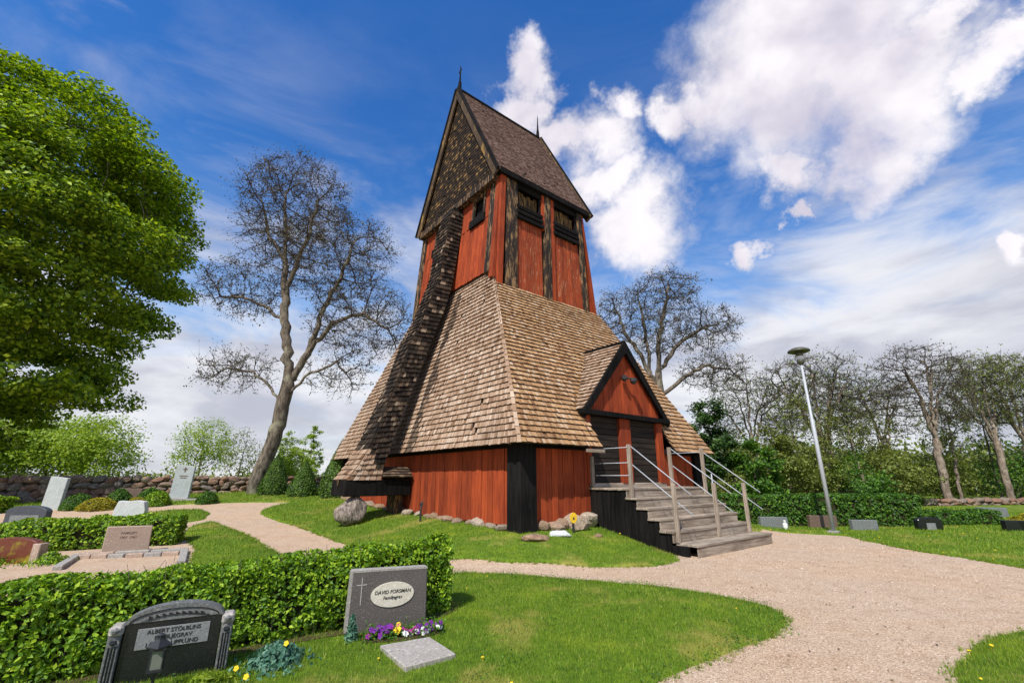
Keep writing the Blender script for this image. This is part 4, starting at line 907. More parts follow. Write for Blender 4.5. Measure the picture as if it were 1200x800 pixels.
# ------------------------------------------------------------------ hedges and shrubs
def hedge(label, pts, width, tops, leaf, dens, m, endcap=True, ground=True, layers=.10, name='hedge', group=None):
    pts = [np.array(q, float) for q in pts]; e = empty(name, (*pts[len(pts)//2], 0), 0, label, "hedge", group); o0 = np.array([*pts[len(pts)//2], 0])
    allQ = []; core = MB()
    segs = len(pts)-1
    for i in range(segs):
        A, B = pts[i], pts[i+1]; L = float(np.hypot(*(B-A))); dr = (B-A)/L; nn = np.array([-dr[1], dr[0]])
        h0, h1 = tops[i], tops[i+1]; hh = (h0+h1)/2
        def emit(n, u, v, face):   # face: position across (x along, y across, z up)
            zt = h0+(h1-h0)*u
            gg = terr(A[0]+dr[0]*L*u, A[1]+dr[1]*L*u)
            if face in ('f', 'b'):
                s_ = -1 if face == 'f' else 1
                edge = np.where(v > .85, (v-.85)/.15*.10, 0)+np.where(v < .2, (.2-v)*.25, 0)
                ac = s_*(width/2-edge); z = gg+(zt-gg)*v; N = np.stack([nn[0]*s_+0*u, nn[1]*s_+0*u, .45+0*u], 1)
            elif face == 't':
                ac = (v-.5)*width; z = zt+0*u-((np.abs(v-.5)*2)**4)*.06; N = np.stack([0*u, 0*u, 1+0*u], 1)
            x = A[0]+dr[0]*L*u+nn[0]*ac; y = A[1]+dr[1]*L*u+nn[1]*ac
            P = np.stack([x, y, z], 1); q = np.array([noise.noise(Vector(p_)*2.3) for p_ in P[::1]]) 
            g2 = np.array([noise.noise(Vector(p_)*(7. if leaf < .06 else 4.)) for p_ in P]); keep = ~((g2 < -.10) & (nr.uniform(0, 1, n) < .72)); P, N, q, n = P[keep], N[keep], q[keep], int(keep.sum())
            P = P + N/np.linalg.norm(N, axis=1)[:, None]*(q[:, None]*.10 - np.abs(nr.normal(0, layers, n))[:, None]*.6 + .02)
            allQ.append(leaves(P-o0, N, leaf, .75))
        for face, ar in (('f', L*hh), ('b', L*hh*.4), ('t', L*width)):
            n = int(ar*dens); emit(n, nr.uniform(-.035, 1.035, n), nr.uniform(0, 1, n), face)
        A_, B_ = Vector((*(A-o0[:2]), 0)), Vector((*(B-o0[:2]), 0)); ww = Vector((*nn, 0))*(width/2-.09)
        vs = [A_-ww+Vector((0, 0, -.05)), B_-ww+Vector((0, 0, -.05)), B_+ww+Vector((0, 0, -.05)), A_+ww+Vector((0, 0, -.05)),
              A_-ww+Vector((0, 0, h0-.1)), B_-ww+Vector((0, 0, h1-.1)), B_+ww+Vector((0, 0, h1-.1)), A_+ww+Vector((0, 0, h0-.1))]
        core.add(vs, [(3, 2, 1, 0), (4, 5, 6, 7), (0, 1, 5, 4), (1, 2, 6, 5), (2, 3, 7, 6), (3, 0, 4, 7)])
    for A, B, h in ((pts[0], pts[1], tops[0]), (pts[-1], pts[-2], tops[-1])):
        dr = (A-B)/np.hypot(*(A-B)); nn = np.array([-dr[1], dr[0]]); n = int(width*h*dens); u = nr.uniform(-.5, .5, n); v = nr.uniform(0, 1, n)
        gg = gz(*A)
        P = np.stack([A[0]+nn[0]*u*width+dr[0]*.03, A[1]+nn[1]*u*width+dr[1]*.03, gg+(h-gg)*v-.02], 1)+np.array([dr[0], dr[1], 0])*(nr.normal(0, .03, (n, 1))+.01-(np.abs(u)*2)[:, None]**4*.07)
        allQ.append(leaves(P-o0, np.tile([dr[0], dr[1], .4], (n, 1)), leaf, .75))
    link('foliage', leafmesh('foliage', np.concatenate(allQ), m), e); core.build('branches', TWIGC, e)
    if leaf < .06:      # bare stems standing at the woody foot and shoots above the clipped top
        sm_ = MB()
        for i in range(segs):
            A, B = pts[i], pts[i+1]; L = float(np.hypot(*(B-A))); dr = (B-A)/L; nn = np.array([-dr[1], dr[0]])
            for k in range(int(L*34)):
                u = rnd.random(); ac = rnd.choice((-1, 1))*rnd.uniform(.6, 1.0)*width/2; x, y = A+dr*L*u+nn*ac-o0[:2]; up = rnd.random() < .35
                z0 = (tops[i]+(tops[i+1]-tops[i])*u-.06) if up else 0; h_ = rnd.uniform(.08, .17) if up else rnd.uniform(.15, .4)
                sm_.tube([(x*1., y, z0), (x+rnd.gauss(0, .03), y+rnd.gauss(0, .03), z0+h_)], [.003 if up else .006, .002], 4)
        sm_.build('stems', TWIG, e)['kind'] = 'stuff'
    return e
hedge("bright green clipped leafy hedge across the near left foreground", [(-7.2, 2.1), (-4.4, 3.95), (-2.78, 5.12), (-.94, 6.36)], .46, [.74, .75, .76, .83], .048, 6200, HEDGE)
hedge("middle clipped green hedge behind the pink brown stone", [(-12.9, 10.1), (-10.2, 11.05), (-8.15, 11.8)], .72, [.64, .68, .72], .075, 1500, HEDGE)
hedge("tall dark green hedge behind the low stones right of the steps", [(4.6, 16.75), (9, 16.7), (13.75, 16.5)], .9, [1.03, 1.03, 1.03], .10, 800, HEDGED)
hedge("lower dark hedge continuing right of the tall one", [(13.8, 16.9), (17.0, 17.1)], .8, [.50, .50], .09, 800, HEDGED)
hedge("clipped green hedge before the wall at far left", [(-24, 16.9), (-18.6, 17.3)], .9, [.92, .95], .09, 700, HEDGE)
def ball(label, x, y, rx, rz_, m, leaf=.07, n=2600, name='shrub', cat='shrub', group=None, h0=None, power=2., ry=None):
    g0 = gz(x, y); e = empty(name, (x, y, g0), 0, label, cat, group)
    v = nr.normal(0, 1, (n, 3)); v /= np.linalg.norm(v, axis=1)[:, None]; v[:, 2] = np.abs(v[:, 2])*1.0
    q = np.array([noise.noise(Vector(p_)*2.2+Vector((x, y, 0))) for p_ in v]); r = 1+q*.16-np.abs(nr.normal(0, .07, n))
    P = v*r[:, None]*np.array([rx, ry or rx, rz_]); P = P[:, :]; link('foliage', leafmesh('foliage', leaves(P, v, leaf, .7), m), e)
    mb = MB(); mb.lathe([(rx*.3, 0), (rx*.8, rz_*.2), (rx*.72, rz_*.6), (rx*.3, rz_*.85), (0, rz_*.86)], 12); mb.build('branches', TWIGC, e); return e
ball("round clipped green bush right of the tall plain slab", -16.35, 17.9, .52, .55, HEDGED)
ball("low golden yellow bush among the clipped shrubs", -15.4, 17.75, .62, .42, GOLDL)
ball("dark round bush behind the low golden bush", -15.7, 18.9, .45, .62, HEDGED)
ball("dark bush left of the two green balls by the wall", -14.9, 19.5, .45, .6, HEDGED)
ball("bright round bush nearest the plinth of the tall slab with cross", -14.05, 18.75, .45, .55, HEDGE)
ball("yellow green low bush beside the bright round bush", -14.5, 18.35, .35, .36, GOLDL)
ball("round green bush just right of the tall slab with cross", -12.5, 19.45, .40, .48, HEDGED)
ball("yellow flowering low bush near the right edge behind the low hedge", 17.8, 16.3, .7, .42, GOLDL, leaf=.09)
def cone(label, x, y, r, h, m=THUJA, n=9000, group=None):
    g0 = gz(x, y); e = empty('cone_evergreen', (x, y, g0), 0, label, "evergreen", group)
    u = nr.uniform(0, 1, n)**1.2; a = nr.uniform(0, 2*PI, n); rr = r*(1-u**1.7)*(.85+.15*np.minimum(u*8, 1)); rr *= 1+.14*np.sin(a*5+u*9)*(1-u)+nr.normal(0, .06, n)
    P = np.stack([rr*np.cos(a), rr*np.sin(a), u*h], 1); N = np.stack([np.cos(a), np.sin(a), .5+0*a], 1)
    link('foliage', leafmesh('foliage', leaves(P, N, .09, .5, .4), m), e)
    mb = MB(); mb.lathe([(r*.8, 0), (r*.75, h*.3), (r*.45, h*.65), (0, h*.9)], 10); mb.build('branches', TWIGC, e)
cone("small dark cone evergreen beside the leaning tree trunk", -11.6, 22.9, .62, 1.95)
cone("small dark cone evergreen midway between the tree and the tower", -9.85, 22.2, .62, 1.65)
cone("taller dark cone evergreen half hidden by the tower eave", -7.5, 20.3, .72, 2.45)

# ------------------------------------------------------------------ trees
def colonise(base, trunk, ells, n_attr, step=.35, kill=.55, influence=3.5, seed=0, iters=220, shell=0.0, limbs=()):
    r_ = np.random.default_rng(seed); att = []
    vol = np.array([e[3]*e[4]*e[5] for e in ells]); cnt = (vol/vol.sum()*n_attr).astype(int)
    for (x, y, z, a, b, c), k in zip(ells, cnt):
        v = r_.normal(0, 1, (k, 3)); v /= np.linalg.norm(v, axis=1)[:, None]; rad = r_.uniform(shell, 1, k)**(1/3.); att.append(v*rad[:, None]*[a, b, c]+[x, y, z])
    att = np.concatenate(att)
    nodes = [np.array(p_, float) for p_ in trunk[:1]]; par = [-1]
    for i in range(1, len(trunk)):
        a = np.array(trunk[i-1], float); b = np.array(trunk[i], float); n = max(1, int(np.linalg.norm(b-a)/step))
        for k in range(1, n+1): nodes.append(a+(b-a)*k/n+(r_.normal(0, .03, 3) if k < n else 0)); par.append(len(nodes)-2)
    for lb_ in limbs:
        a = np.array(lb_[0], float); q = int(np.argmin(np.linalg.norm(np.array(nodes)-a, axis=1))); prev_ = q; pt = nodes[q]
        for b in lb_[1:]:
            b = np.array(b, float); n = max(1, int(np.linalg.norm(b-pt)/step)); a0 = pt
            for k in range(1, n+1):
                nodes.append(a0+(b-a0)*k/n+r_.normal(0, .05, 3)*(k < n)); par.append(prev_); prev_ = len(nodes)-1
            pt = nodes[-1]
    N = np.array(nodes); D = np.full(len(att), 1e9); I = np.zeros(len(att), int)
    def upd(newN, off):
        nonlocal D, I
        for i in range(0, len(newN), 400):
            dd = np.linalg.norm(att[:, None]-newN[None, i:i+400], axis=2); j = dd.argmin(1); m_ = dd[np.arange(len(att)), j]; q = m_ < D; D[q] = m_[q]; I[q] = j[q]+off+i
    upd(N, 0); grown = {}
    for it in range(iters):
        act = (D < influence)
        if not act.any(): act = D <= D.min()+1e-6
        idx = I[act]; dv = att[act]-N[idx]; dv /= np.linalg.norm(dv, axis=1)[:, None]+1e-9
        uniq, inv = np.unique(idx, return_inverse=True); S = np.zeros((len(uniq), 3)); np.add.at(S, inv, dv)
        S += r_.normal(0, .25, S.shape)+[0, 0, .12]; S /= np.linalg.norm(S, axis=1)[:, None]+1e-9
        ok = np.array([grown.get(u, 0) < 3 for u in uniq])
        if not ok.any(): break
        new = N[uniq[ok]]+S[ok]*step
        for u in uniq[ok]: par.append(int(u)); grown[u] = grown.get(u, 0)+1
        off = len(N); N = np.concatenate([N, new]); upd(new, off)
        keep = D > kill; att = att[keep]; D = D[keep]; I = I[keep]
        if len(att) == 0: break
    return N, np.array(par)
def tree_parts(name, label, base, trunk, ells, n_attr, m_bark, m_twig, r_base, leafspec=None, seed=0, twigs=2, twig_len=.5, step=.35, kill=.55, tip=.012, cat='tree', expo=2.25, shell=0., group=None, thick=.055, limbs=()):
    N, par = colonise(base, trunk, ells, n_attr, step, kill, seed=seed, shell=shell, limbs=limbs); n = len(N); r_ = np.random.default_rng(seed+1)
    w_ = np.zeros(n); kids = [[] for _ in range(n)]
    for i in range(1, n): kids[par[i]].append(i)
    for i in range(n-1, -1, -1):
        if not kids[i]: w_[i] = tip**expo
        else: w_[i] = sum(w_[k] for k in kids[i])*1.0
    R_ = w_**(1/expo); R_ = R_*(r_base/R_[0])**np.clip((R_/R_[0])**.85, 0, 1); R_ = np.maximum(R_, tip*.8)
    b0 = np.array(base, float); e = empty(name, tuple(b0), 0, label, cat, group)
    big = MB(); small = MB()
    def chain(s):
        st_ = [s]
        while st_:
            i = st_.pop(); pts = [N[par[i]]-b0] if par[i] >= 0 else []; rs = [min(R_[par[i]], R_[i]*1.3)] if par[i] >= 0 else []; j = i
            while True:
                pts.append(N[j]-b0); rs.append(R_[j]); ks = sorted(kids[j], key=lambda k: -w_[k])
                if not ks: break
                st_ += ks[1:]; nx = ks[0]
                if len(pts) > 1 and rs[0] > thick and R_[nx] <= thick: st_.append(nx); break
                j = nx
            if len(pts) > 1:
                (big if rs[min(1, len(rs)-1)] > thick else small).tube(pts, rs, 8 if rs[0] > .15 else (6 if rs[0] > thick else 4), 0, cap=False)
    chain(0)
    # root flare
    fine = np.where(R_ < max(.03, tip*2.6))[0]; TP = []
    if twigs:
        i_ = np.repeat(fine, twigs); P = N[i_]-b0; K = len(P); dv = N[i_]-N[np.maximum(par[i_], 0)]; dv /= np.linalg.norm(dv, axis=1)[:, None]+1e-9
        d1 = dv*.6+r_.normal(0, .6, (K, 3))+[0, 0, .25]; d1 /= np.linalg.norm(d1, axis=1)[:, None]; Lg = twig_len*r_.uniform(.4, 1.2, (K, 1))
        mid = P+d1*Lg*.5; tipp = mid+(d1+r_.normal(0, .35, (K, 3)))*Lg*.5; sd_ = np.cross(d1, r_.normal(0, 1, (K, 3))); sd_ /= np.linalg.norm(sd_, axis=1)[:, None]; sd2 = np.cross(d1, sd_); tr_ = tip*.75
        # side twigs
        s1 = mid+(d1*.5+r_.normal(0, .6, (K, 3)))*Lg*.45
        def tri(p0, p1, rr):
            return [np.stack([p0-sd_*rr, p0+sd_*rr, p1], 1), np.stack([p0-sd2*rr, p0+sd2*rr, p1], 1)]
        T = tri(P, tipp, tr_) + tri(mid, s1, tr_*.8); T = np.concatenate(T)
        TP = np.concatenate([tipp, s1, mid])
        link('twigs', npmesh('twigs', T, 3, m_twig), e)['kind'] = 'stuff'
    else: TP = N[fine]-b0
    if big.v: big.build('trunk', m_bark, e, smooth=True)
    if small.v: small.build('branches', m_twig, e, smooth=True)
    if leafspec:
        m = leafspec[0]; cnt, size, spread, up = leafspec[1:5]
        if len(leafspec) > 5:     # foliage carried in flattened clumps
            C_ = TP[r_.permutation(len(TP))[:leafspec[5]]]; wt = r_.uniform(.4, 1.6, len(C_)); idx = r_.choice(len(C_), cnt, p=wt/wt.sum())
            off = r_.normal(0, 1, (cnt, 3)); off /= np.linalg.norm(off, axis=1)[:, None]; off *= (r_.uniform(0, 1, (cnt, 1))**.45); off[:, 2] = np.where(off[:, 2] < 0, off[:, 2]*.5, off[:, 2])
            P = C_[idx]+off*np.array([1, 1, .5])*spread*(.6+.6*wt[idx])[:, None]+r_.normal(0, .05, (cnt, 3))
        else:
            idx = r_.integers(0, len(TP), cnt); P = TP[idx]+r_.normal(0, spread, (cnt, 3))*[1, 1, .6]
        cen = np.mean([[q[0], q[1], q[2]] for q in ells], 0)-b0; Nn = P-cen; Nn /= np.linalg.norm(Nn, axis=1)[:, None]+1e-9; Nn = Nn*.6+[0, 0, up]
        link('crown', leafmesh('crown', leaves(P, Nn, size, .6), m), e)
    return e
# near maple, its trunk outside the frame
tree_parts('maple_tree', "huge dense bright green maple filling the upper left", (-28.6, 22.6, .3), [(-28.6, 22.6, .1), (-28.5, 22.4, 4), (-28, 22.2, 7)],
           [(-27.6, 21.6, 14.6, 8.4, 8.4, 9.3), (-24.4, 20.8, 13.4, 5.4, 6.4, 4.2), (-24.2, 20.4, 17.8, 3.8, 5, 3.2), (-27.2, 20, 21.2, 3.4, 4, 2.2), (-24.9, 20.6, 7.0, 4.4, 5.6, 4.8), (-28.5, 20.0, 6.5, 5, 5, 4), (-27.5, 20, 19.5, 6, 5.6, 4.2), (-22.4, 20.4, 12.6, 2.9, 4, 2.2)], 2600, BARK, TWIG, .62,
           (MAPLE, 190000, .235, 1.2, .9, 430), seed=11, twigs=0, step=.7, kill=1.1, shell=.3, thick=.12)
# ash behind the left side of the tower
tree_parts('ash_tree', "tall leaning ash tree with bare budding twigs beside the fieldstone wall", (-13.0, 23.7, .75), [(-13.0, 23.7, .6), (-12.8, 23.7, 2.0), (-12.35, 23.7, 3.6), (-12.2, 23.7, 5.0), (-12.05, 23.7, 6.4)],
           [(-13.3, 23.8, 17.2, 3.4, 3.0, 3.6), (-10.6, 23.6, 14.0, 3.8, 3.2, 2.6), (-15.5, 23.8, 12.0, 2.4, 2.4, 1.8), (-8.4, 23.6, 10.0, 3.0, 2.6, 2.3), (-15.1, 23.8, 7.1, 2.2, 2.0, 1.1), (-9.4, 23.6, 6.9, 2.0, 1.6, 1.2)],
           3000, BARK, TWIG, .37, (BUDS, 24000, .10, .10, .3), seed=5, twigs=4, twig_len=.75, step=.34, kill=.46, tip=.014, thick=.06, shell=.05,
           limbs=[[(-12.05, 23.7, 6.4), (-12.4, 23.6, 8.5), (-12.9, 23.6, 11.5), (-13.3, 23.5, 14.5), (-13.9, 23.6, 18.2)], [(-12.05, 23.7, 6.4), (-11.3, 23.9, 8.2), (-10.9, 24.0, 10.6), (-10.0, 24.0, 13.2), (-9.4, 23.9, 15.2)],
                  [(-11.3, 23.9, 8.2), (-9.9, 23.3, 9.8), (-8.2, 23.2, 10.3), (-6.8, 23.2, 9.4), (-6.2, 23.2, 8.2)], [(-12.6, 23.6, 9.5), (-13.9, 23.9, 10.9), (-15.6, 24, 11.6), (-17.2, 24, 11.5)], [(-13.0, 23.6, 12), (-12.0, 23.2, 14.6), (-11.6, 23.2, 17.6)],
                  [(-12.2, 23.7, 5.0), (-13.0, 23.9, 6.2), (-14.2, 24, 7.2), (-15.6, 24, 7.4)], [(-13.2, 23.6, 13.6), (-14.6, 23.7, 15.6), (-15.4, 23.7, 18)], [(-12.1, 23.7, 5.6), (-10.8, 23.4, 7.0), (-9.4, 23.3, 7.6), (-8.6, 23.3, 6.6)]])
tree_parts('bare_tree', "dark bare spreading tree directly behind the entrance gable", (8.9, 27, 0), [(8.9, 27, 0), (8.9, 27, 4), (9.0, 27, 6.6), (9.05, 27, 7.8)],
           [(9.9, 27, 12.9, 2.4, 2.6, 1.5), (6.9, 27, 11.4, 1.7, 2, 2.0), (12.4, 27, 10.6, 1.9, 2.4, 1.5), (12.4, 27, 7.8, 2.2, 2.2, 1.2), (9.2, 27, 10.4, 2.2, 2.4, 1.6)],
           2200, BARK, TWIG, .36, (BUDS, 11000, .10, .07, .3), seed=8, twigs=4, twig_len=.65, step=.32, kill=.44, tip=.014, thick=.06,
           limbs=[[(9.0, 27, 6.6), (8.2, 27.2, 8.8), (7.2, 27.3, 10.6), (6.6, 27.3, 12.8)], [(9.05, 27, 7.8), (9.2, 26.8, 10), (9.9, 26.8, 12.4), (10.2, 26.8, 13.8)], [(9.05, 27, 7.8), (10.2, 27, 9.4), (11.6, 27.2, 10.4), (13.4, 27.2, 11.2)],
                  [(9.0, 27, 6.2), (10.4, 26.8, 7.4), (11.8, 26.8, 8.2), (13.4, 26.8, 8.0), (14.3, 26.8, 7.0)], [(8.6, 27.1, 8.0), (8.6, 27.4, 10.8), (8.3, 27.4, 13.2)]])
# row at the right
BT = [((20.3, 30.0), 9.9, 3.7, "bare topped tree with wide crown behind the lamp post", 21, .24, 2200),
      ((16.8, 31.5), 8.6, 2.5, "slender budding tree between the dark evergreen and the lamp post", 22, .16, 2200),
      ((26.9, 29.2), 10.4, 3.0, "tall pale forked tree with round bare crown above the low wall", 23, .22, 1500),
      ((32.7, 31.0), 10.2, 3.0, "pale trunked tree with spring leaves near the right edge", 24, .20, 5000),
      ((28.3, 35.0), 9.4, 2.6, "thin brown tree between the two big bare crowns", 25, .16, 2600),
      ((23.8, 34.0), 9.6, 2.8, "brownish budding tree left of the tall forked tree", 26, .20, 3200),
      ((37.5, 33.5), 10.8, 3.4, "outermost green budding tree at the right edge of the row", 27, .26, 5000)]
for (x, y), hh, rr, lb, sd_, rb, nl in BT:
    q_ = random.Random(sd_); fk = hh*q_.uniform(.34, .44); lx = q_.uniform(-.4, .3); L_ = []
    for k in range(5):
        ang = -.62+k*.31+q_.uniform(-.08, .08); h1, h2 = fk+(hh-fk)*.42, hh*(.93-.25*abs(ang)); yy = y+q_.uniform(-1.2, 1.2)
        L_.append([(x+lx, y, fk*(1 if k % 2 else .86)), (x+lx+math.sin(ang)*rr*.55, (y+yy)/2, h1), (x+lx+math.sin(ang)*rr*1.25, yy, h2)])
    tree_parts('budding_tree', lb, (x, y, 0), [(x, y, -.1), (x+lx*.3, y, fk*.5), (x+lx, y, fk)],
               [(x+lx, y, hh*.80, rr, rr*.8, hh*.19), (x-rr*.6, y, hh*.62, rr*.5, rr*.6, hh*.14), (x+rr*.6, y, hh*.60, rr*.5, rr*.6, hh*.14)],
               1500, BARKL, TWIG, rb, (OLIVE if nl > 2000 else BUDS, nl, .13, .12, .3), seed=sd_, twigs=4, twig_len=.7, step=.36, kill=.48, tip=.015, thick=.06, group="trees behind the right hedge", limbs=L_)
def leafy(label, x, y, h, r, m, n, leaf, seed, zc=.6, name='leafy_tree', rb=.12, cat='tree', sh=.2, flat=1., g0=None):
    g0 = gz(x, y)
    return tree_parts(name, label, (x, y, g0), [(x, y, g0-.1), (x, y, g0+h*.25)], [(x, y, g0+h*zc, r, r, h*(1-zc)), (x+r*.3, y, g0+h*zc*.8, r*.8, r*.8, h*.3), (x-r*.35, y, g0+h*zc*.7, r*.7, r*.7, h*.28)], 260, BARK, TWIG, rb, (m, n, leaf, r*.14, .7), seed=seed, twigs=1, twig_len=.5, step=.45, kill=.7, cat=cat, thick=.07)
leafy("dark rounded evergreen right of the tower eave", 10.5, 24.5, 6.0, 1.35, CONIF, 11000, .16, 31, .55, 'evergreen_tree')
leafy("mid green bush tree below the dark rounded evergreen", 12.2, 23.5, 3.6, 1.2, HEDGED, 5000, .16, 32, .5)
leafy("bright green young tree left of the lamp post", 14.8, 26, 4.2, 1.5, OLIVE, 7000, .15, 33, .55)
UG = [(17.5, 27, 3.4, 1.7, OLIVE, "olive green", "left of the lamp post"), (20.2, 27.5, 2.6, 1.7, HEDGED, "mid green", "behind the lamp post foot"), (23.2, 28, 3.0, 1.8, OLIVE, "olive green", "behind the middle of the tall hedge"),
      (24.6, 31, 3.6, 2.0, OLIVE, "pale olive", "behind the right end of the tall hedge"), (30.2, 33, 3.2, 2.0, OLIVE, "olive green", "between the forked tree and the pale trunk"), (35.5, 33, 3.8, 2.2, HEDGED, "mid green", "right of the pale trunked tree"),
      (40, 35, 4.6, 2.5, OLIVE, "olive green", "at the far right edge"), (18.6, 33, 5.4, 2.3, OLIVE, "tall olive green", "far behind the lamp post"), (26.5, 36, 4.6, 2.4, HEDGED, "mid green", "far behind the forked tree"), (14.2, 30, 5.0, 2.1, OLIVE, "olive green", "far behind the dark rounded evergreen")]
for i, (x, y, h, r, m, c_, where) in enumerate(UG): leafy(f"{c_} undergrowth bush {where}", x, y, h, r, m, 4200, .15, 50+i, .5, 'undergrowth_bush', cat='bush')
SAP = [(15.6, 26.5, 6.4, "slim brown sapling between the bright young tree and the lamp post"), (18.9, 28.5, 6.0, "slim sapling leaning just left of the lamp post"), (22.2, 29.5, 6.6, "slim sapling behind the middle of the tall hedge"),
       (25.3, 30.5, 5.6, "crooked thin sapling left of the tall forked tree"), (29.4, 31.0, 6.8, "slim sapling just right of the tall forked tree"), (31.0, 34.0, 7.2, "far slim sapling left of the pale trunked tree"), (35.2, 34.0, 7.0, "slim green sapling right of the pale trunked tree")]
for i, (x, y, h, lb) in enumerate(SAP):
    dx = rnd.uniform(-.9, .9)
    tree_parts('sapling', lb, (x, y, 0), [(x, y, -.1), (x+dx*.3, y, h*.3), (x+dx, y, h*.6)], [(x+dx, y, h*.75, 1.2, 1.2, h*.24), (x+dx*.6, y, h*.5, 1.0, 1.0, h*.2)], 300, BARKL, TWIG, .10, (OLIVE, 1800, .13, .12, .5), seed=80+i, twigs=2, twig_len=.5, step=.35, kill=.5, tip=.015, thick=.045, group="trees behind the right hedge")
# far wood, one mass
def wood_mass(pts, n, h, m, leaf, seed):
    r_ = np.random.default_rng(seed); P = []
    for (x0, y0), (x1, y1) in zip(pts[:-1], pts[1:]):
        k = n//(len(pts)-1); u = r_.uniform(0, 1, k); hh = h*(.72+.28*np.sin(u*23+seed)*np.sin(u*7+2)); z = hh*r_.uniform(0, 1, k)**.8
        P.append(np.stack([x0+(x1-x0)*u+r_.normal(0, 1.4, k), y0+(y1-y0)*u+r_.normal(0, 2.0, k), z+r_.normal(0, .4, k)], 1))
    P = np.concatenate(P); o = link('far_wood', leafmesh('far_wood', leaves(P, np.tile([0, -1, .5], (len(P), 1)), leaf, .8), m)); tag(o, kind='stuff'); return o
wood_mass([(14, 44), (30, 46), (50, 44), (75, 40)], 16000, 5.0, OLIVE, .5, 2)
wood_mass([(16, 50), (40, 52), (80, 46)], 14000, 5.5, CONIF, .5, 3)
wood_mass([(-90, 62), (-60, 70), (-30, 80), (-10, 84)], 9000, 2.6, OLIVE, .6, 4)
# left background beyond the wall
leafy("yellow green tree beyond the wall under the maple", -60, 60, 10.0, 6.0, LIME, 14000, .36, 41, .55)
leafy("pale lime tree beyond the wall at the left edge", -66, 57, 10.5, 6.2, LIME, 14000, .36, 42, .5)
leafy("light green loose tree beyond the wall left of the gap", -52, 58, 9.0, 4.6, LIME, 7000, .32, 43, .55)
leafy("round half bare tree beyond the wall behind the tall slab with cross", -39.0, 58, 8.6, 3.5, LIME, 5500, .24, 44, .6)
leafy("faint pale tree far beyond the wall left of the ash", -30.5, 52, 6.5, 2.2, OLIVE, 1500, .2, 45, .6)
leafy("slim young birch beyond the wall right of the ash trunk", -22.0, 45, 5.6, 1.1, LIME, 3800, .18, 46, .5, rb=.07)
leafy("slim tall young birch beyond the wall nearest the tower", -19.6, 45, 6.2, 1.0, LIME, 3200, .18, 47, .5, rb=.07)
leafy("low spreading green tree behind the cone evergreens", -20.2, 42, 3.6, 2.2, LIME, 5000, .2, 48, .5, rb=.08)
# white house glimpsed through the trees
hs = empty('white_house', (64, 64, 0), -.7, "small white house glimpsed between the trunks far right", "house")
mb = MB(); mb.box(-4, 4, -3, 3, -1, 2.6); hw_ = mb.build('wall', WALLW, hs)
mb = MB(); mb.prism([(-4.3, -3.4, 2.6), (-4.3, 3.4, 2.6), (-4.3, 0, 4.4)], (8.6, 0, 0)); mb.build('roof', G_BRN, hs)
for x in (-2.4, 0, 2.4): mb = MB(); mb.box(x-.45, x+.45, -3.06, -3.0, .4, 1.7); mb.build('window', G_BLACK, hs)

# ------------------------------------------------------------------ flowers and small plants
fb = empty('flower_bed', (-1.12, 5.32, .03), .4, "mixed bed of purple and white pansies at the foot of the oval plaque stone", "flowers")
mb = MB(); n = 16; mb.prism([(.42*math.cos(2*PI*k/n)*(1+.1*math.sin(k*3)), .14*math.sin(2*PI*k/n), 0) for k in range(n)], (0, 0, .02)); mb.build('soil', SOIL, fb)
k = 900; P = np.stack([nr.uniform(-.40, .42, k), nr.normal(0, .07, k), np.abs(nr.normal(.04, .035, k))+.01], 1); link('foliage', leafmesh('foliage', leaves(P, np.tile([0, 0, 1.], (k, 1)), .035, .8), HEDGED), fb)
def flower_mesh(nm, m, r=.022):
    mb = MB()
    for k in range(5):
        a = 2*PI*k/5; c = (math.cos(a)*r*.55, -.004, math.sin(a)*r*.55); mb.prism([(c[0]+r*.5*math.cos(t), c[1]+.004*math.cos(t*2), c[2]+r*.5*math.sin(t)) for t in np.linspace(0, 2*PI, 7)[:-1]], (0, .003, 0))
    o = mb.build(nm, m); me = o.data; bpy.data.objects.remove(o); return me
FM = {k: flower_mesh(k+'_flower', m) for k, m in FLW.items()}
for i in range(52):
    x = -.36+i*.0143+rnd.uniform(-.03, .03); f = (x+.38)/.76
    c = 'purple' if (.02 < f < .3 and rnd.random() < .7) else 'white' if rnd.random() < .55 else ('magenta' if f < .65 else 'purple')
    if .32 < f < .5 and rnd.random() < .5: c = 'yellow'
    zz = rnd.uniform(.05, .13) if c != 'white' else rnd.uniform(.03, .08)
    link('pansy', FM[c], fb, (x, -.09+zz*.5+rnd.uniform(-.02, .02), zz), (rnd.uniform(-.7, -.1), rnd.uniform(-.4, .4), rnd.uniform(-.5, .5)), (1.15,)*3)
def tuft(label, x, y, m, n, h, spread, leaf, name='garden_plant', cat='plant', asp=.3, up=1.2):
    e = empty(name, (x, y, 0), 0, label, cat); a = nr.uniform(0, 2*PI, n); r = np.abs(nr.normal(0, spread, n)); u = nr.uniform(0, 1, n)
    P = np.stack([r*np.cos(a), r*np.sin(a), .03+h*u*np.exp(-(r/spread)**2*.4)], 1); N = np.stack([np.cos(a)*up, np.sin(a)*up, .6+0*a], 1)
    link('foliage', leafmesh('foliage', leaves(P, N, leaf, .5, asp), m), e)
    for k in range(5): s_ = MB(); x_, y_ = rnd.gauss(0, spread*.5), rnd.gauss(0, spread*.5); s_.tube([(x_*.4, y_*.4, 0), (x_, y_, h*.8)], [.004, .003], 5); s_.build('stem', HEDGED, e)
    return e
tuft("upright feathery blue green plant at the left foot of the oval plaque stone", -1.62, 5.18, BLUEG, 500, .24, .035, .05, asp=.25)
e = tuft("blue green leafy perennial with a yellow bloom between the two near stones", -2.1, 4.62, BLUEG, 1300, .16, .15, .06, asp=.45)
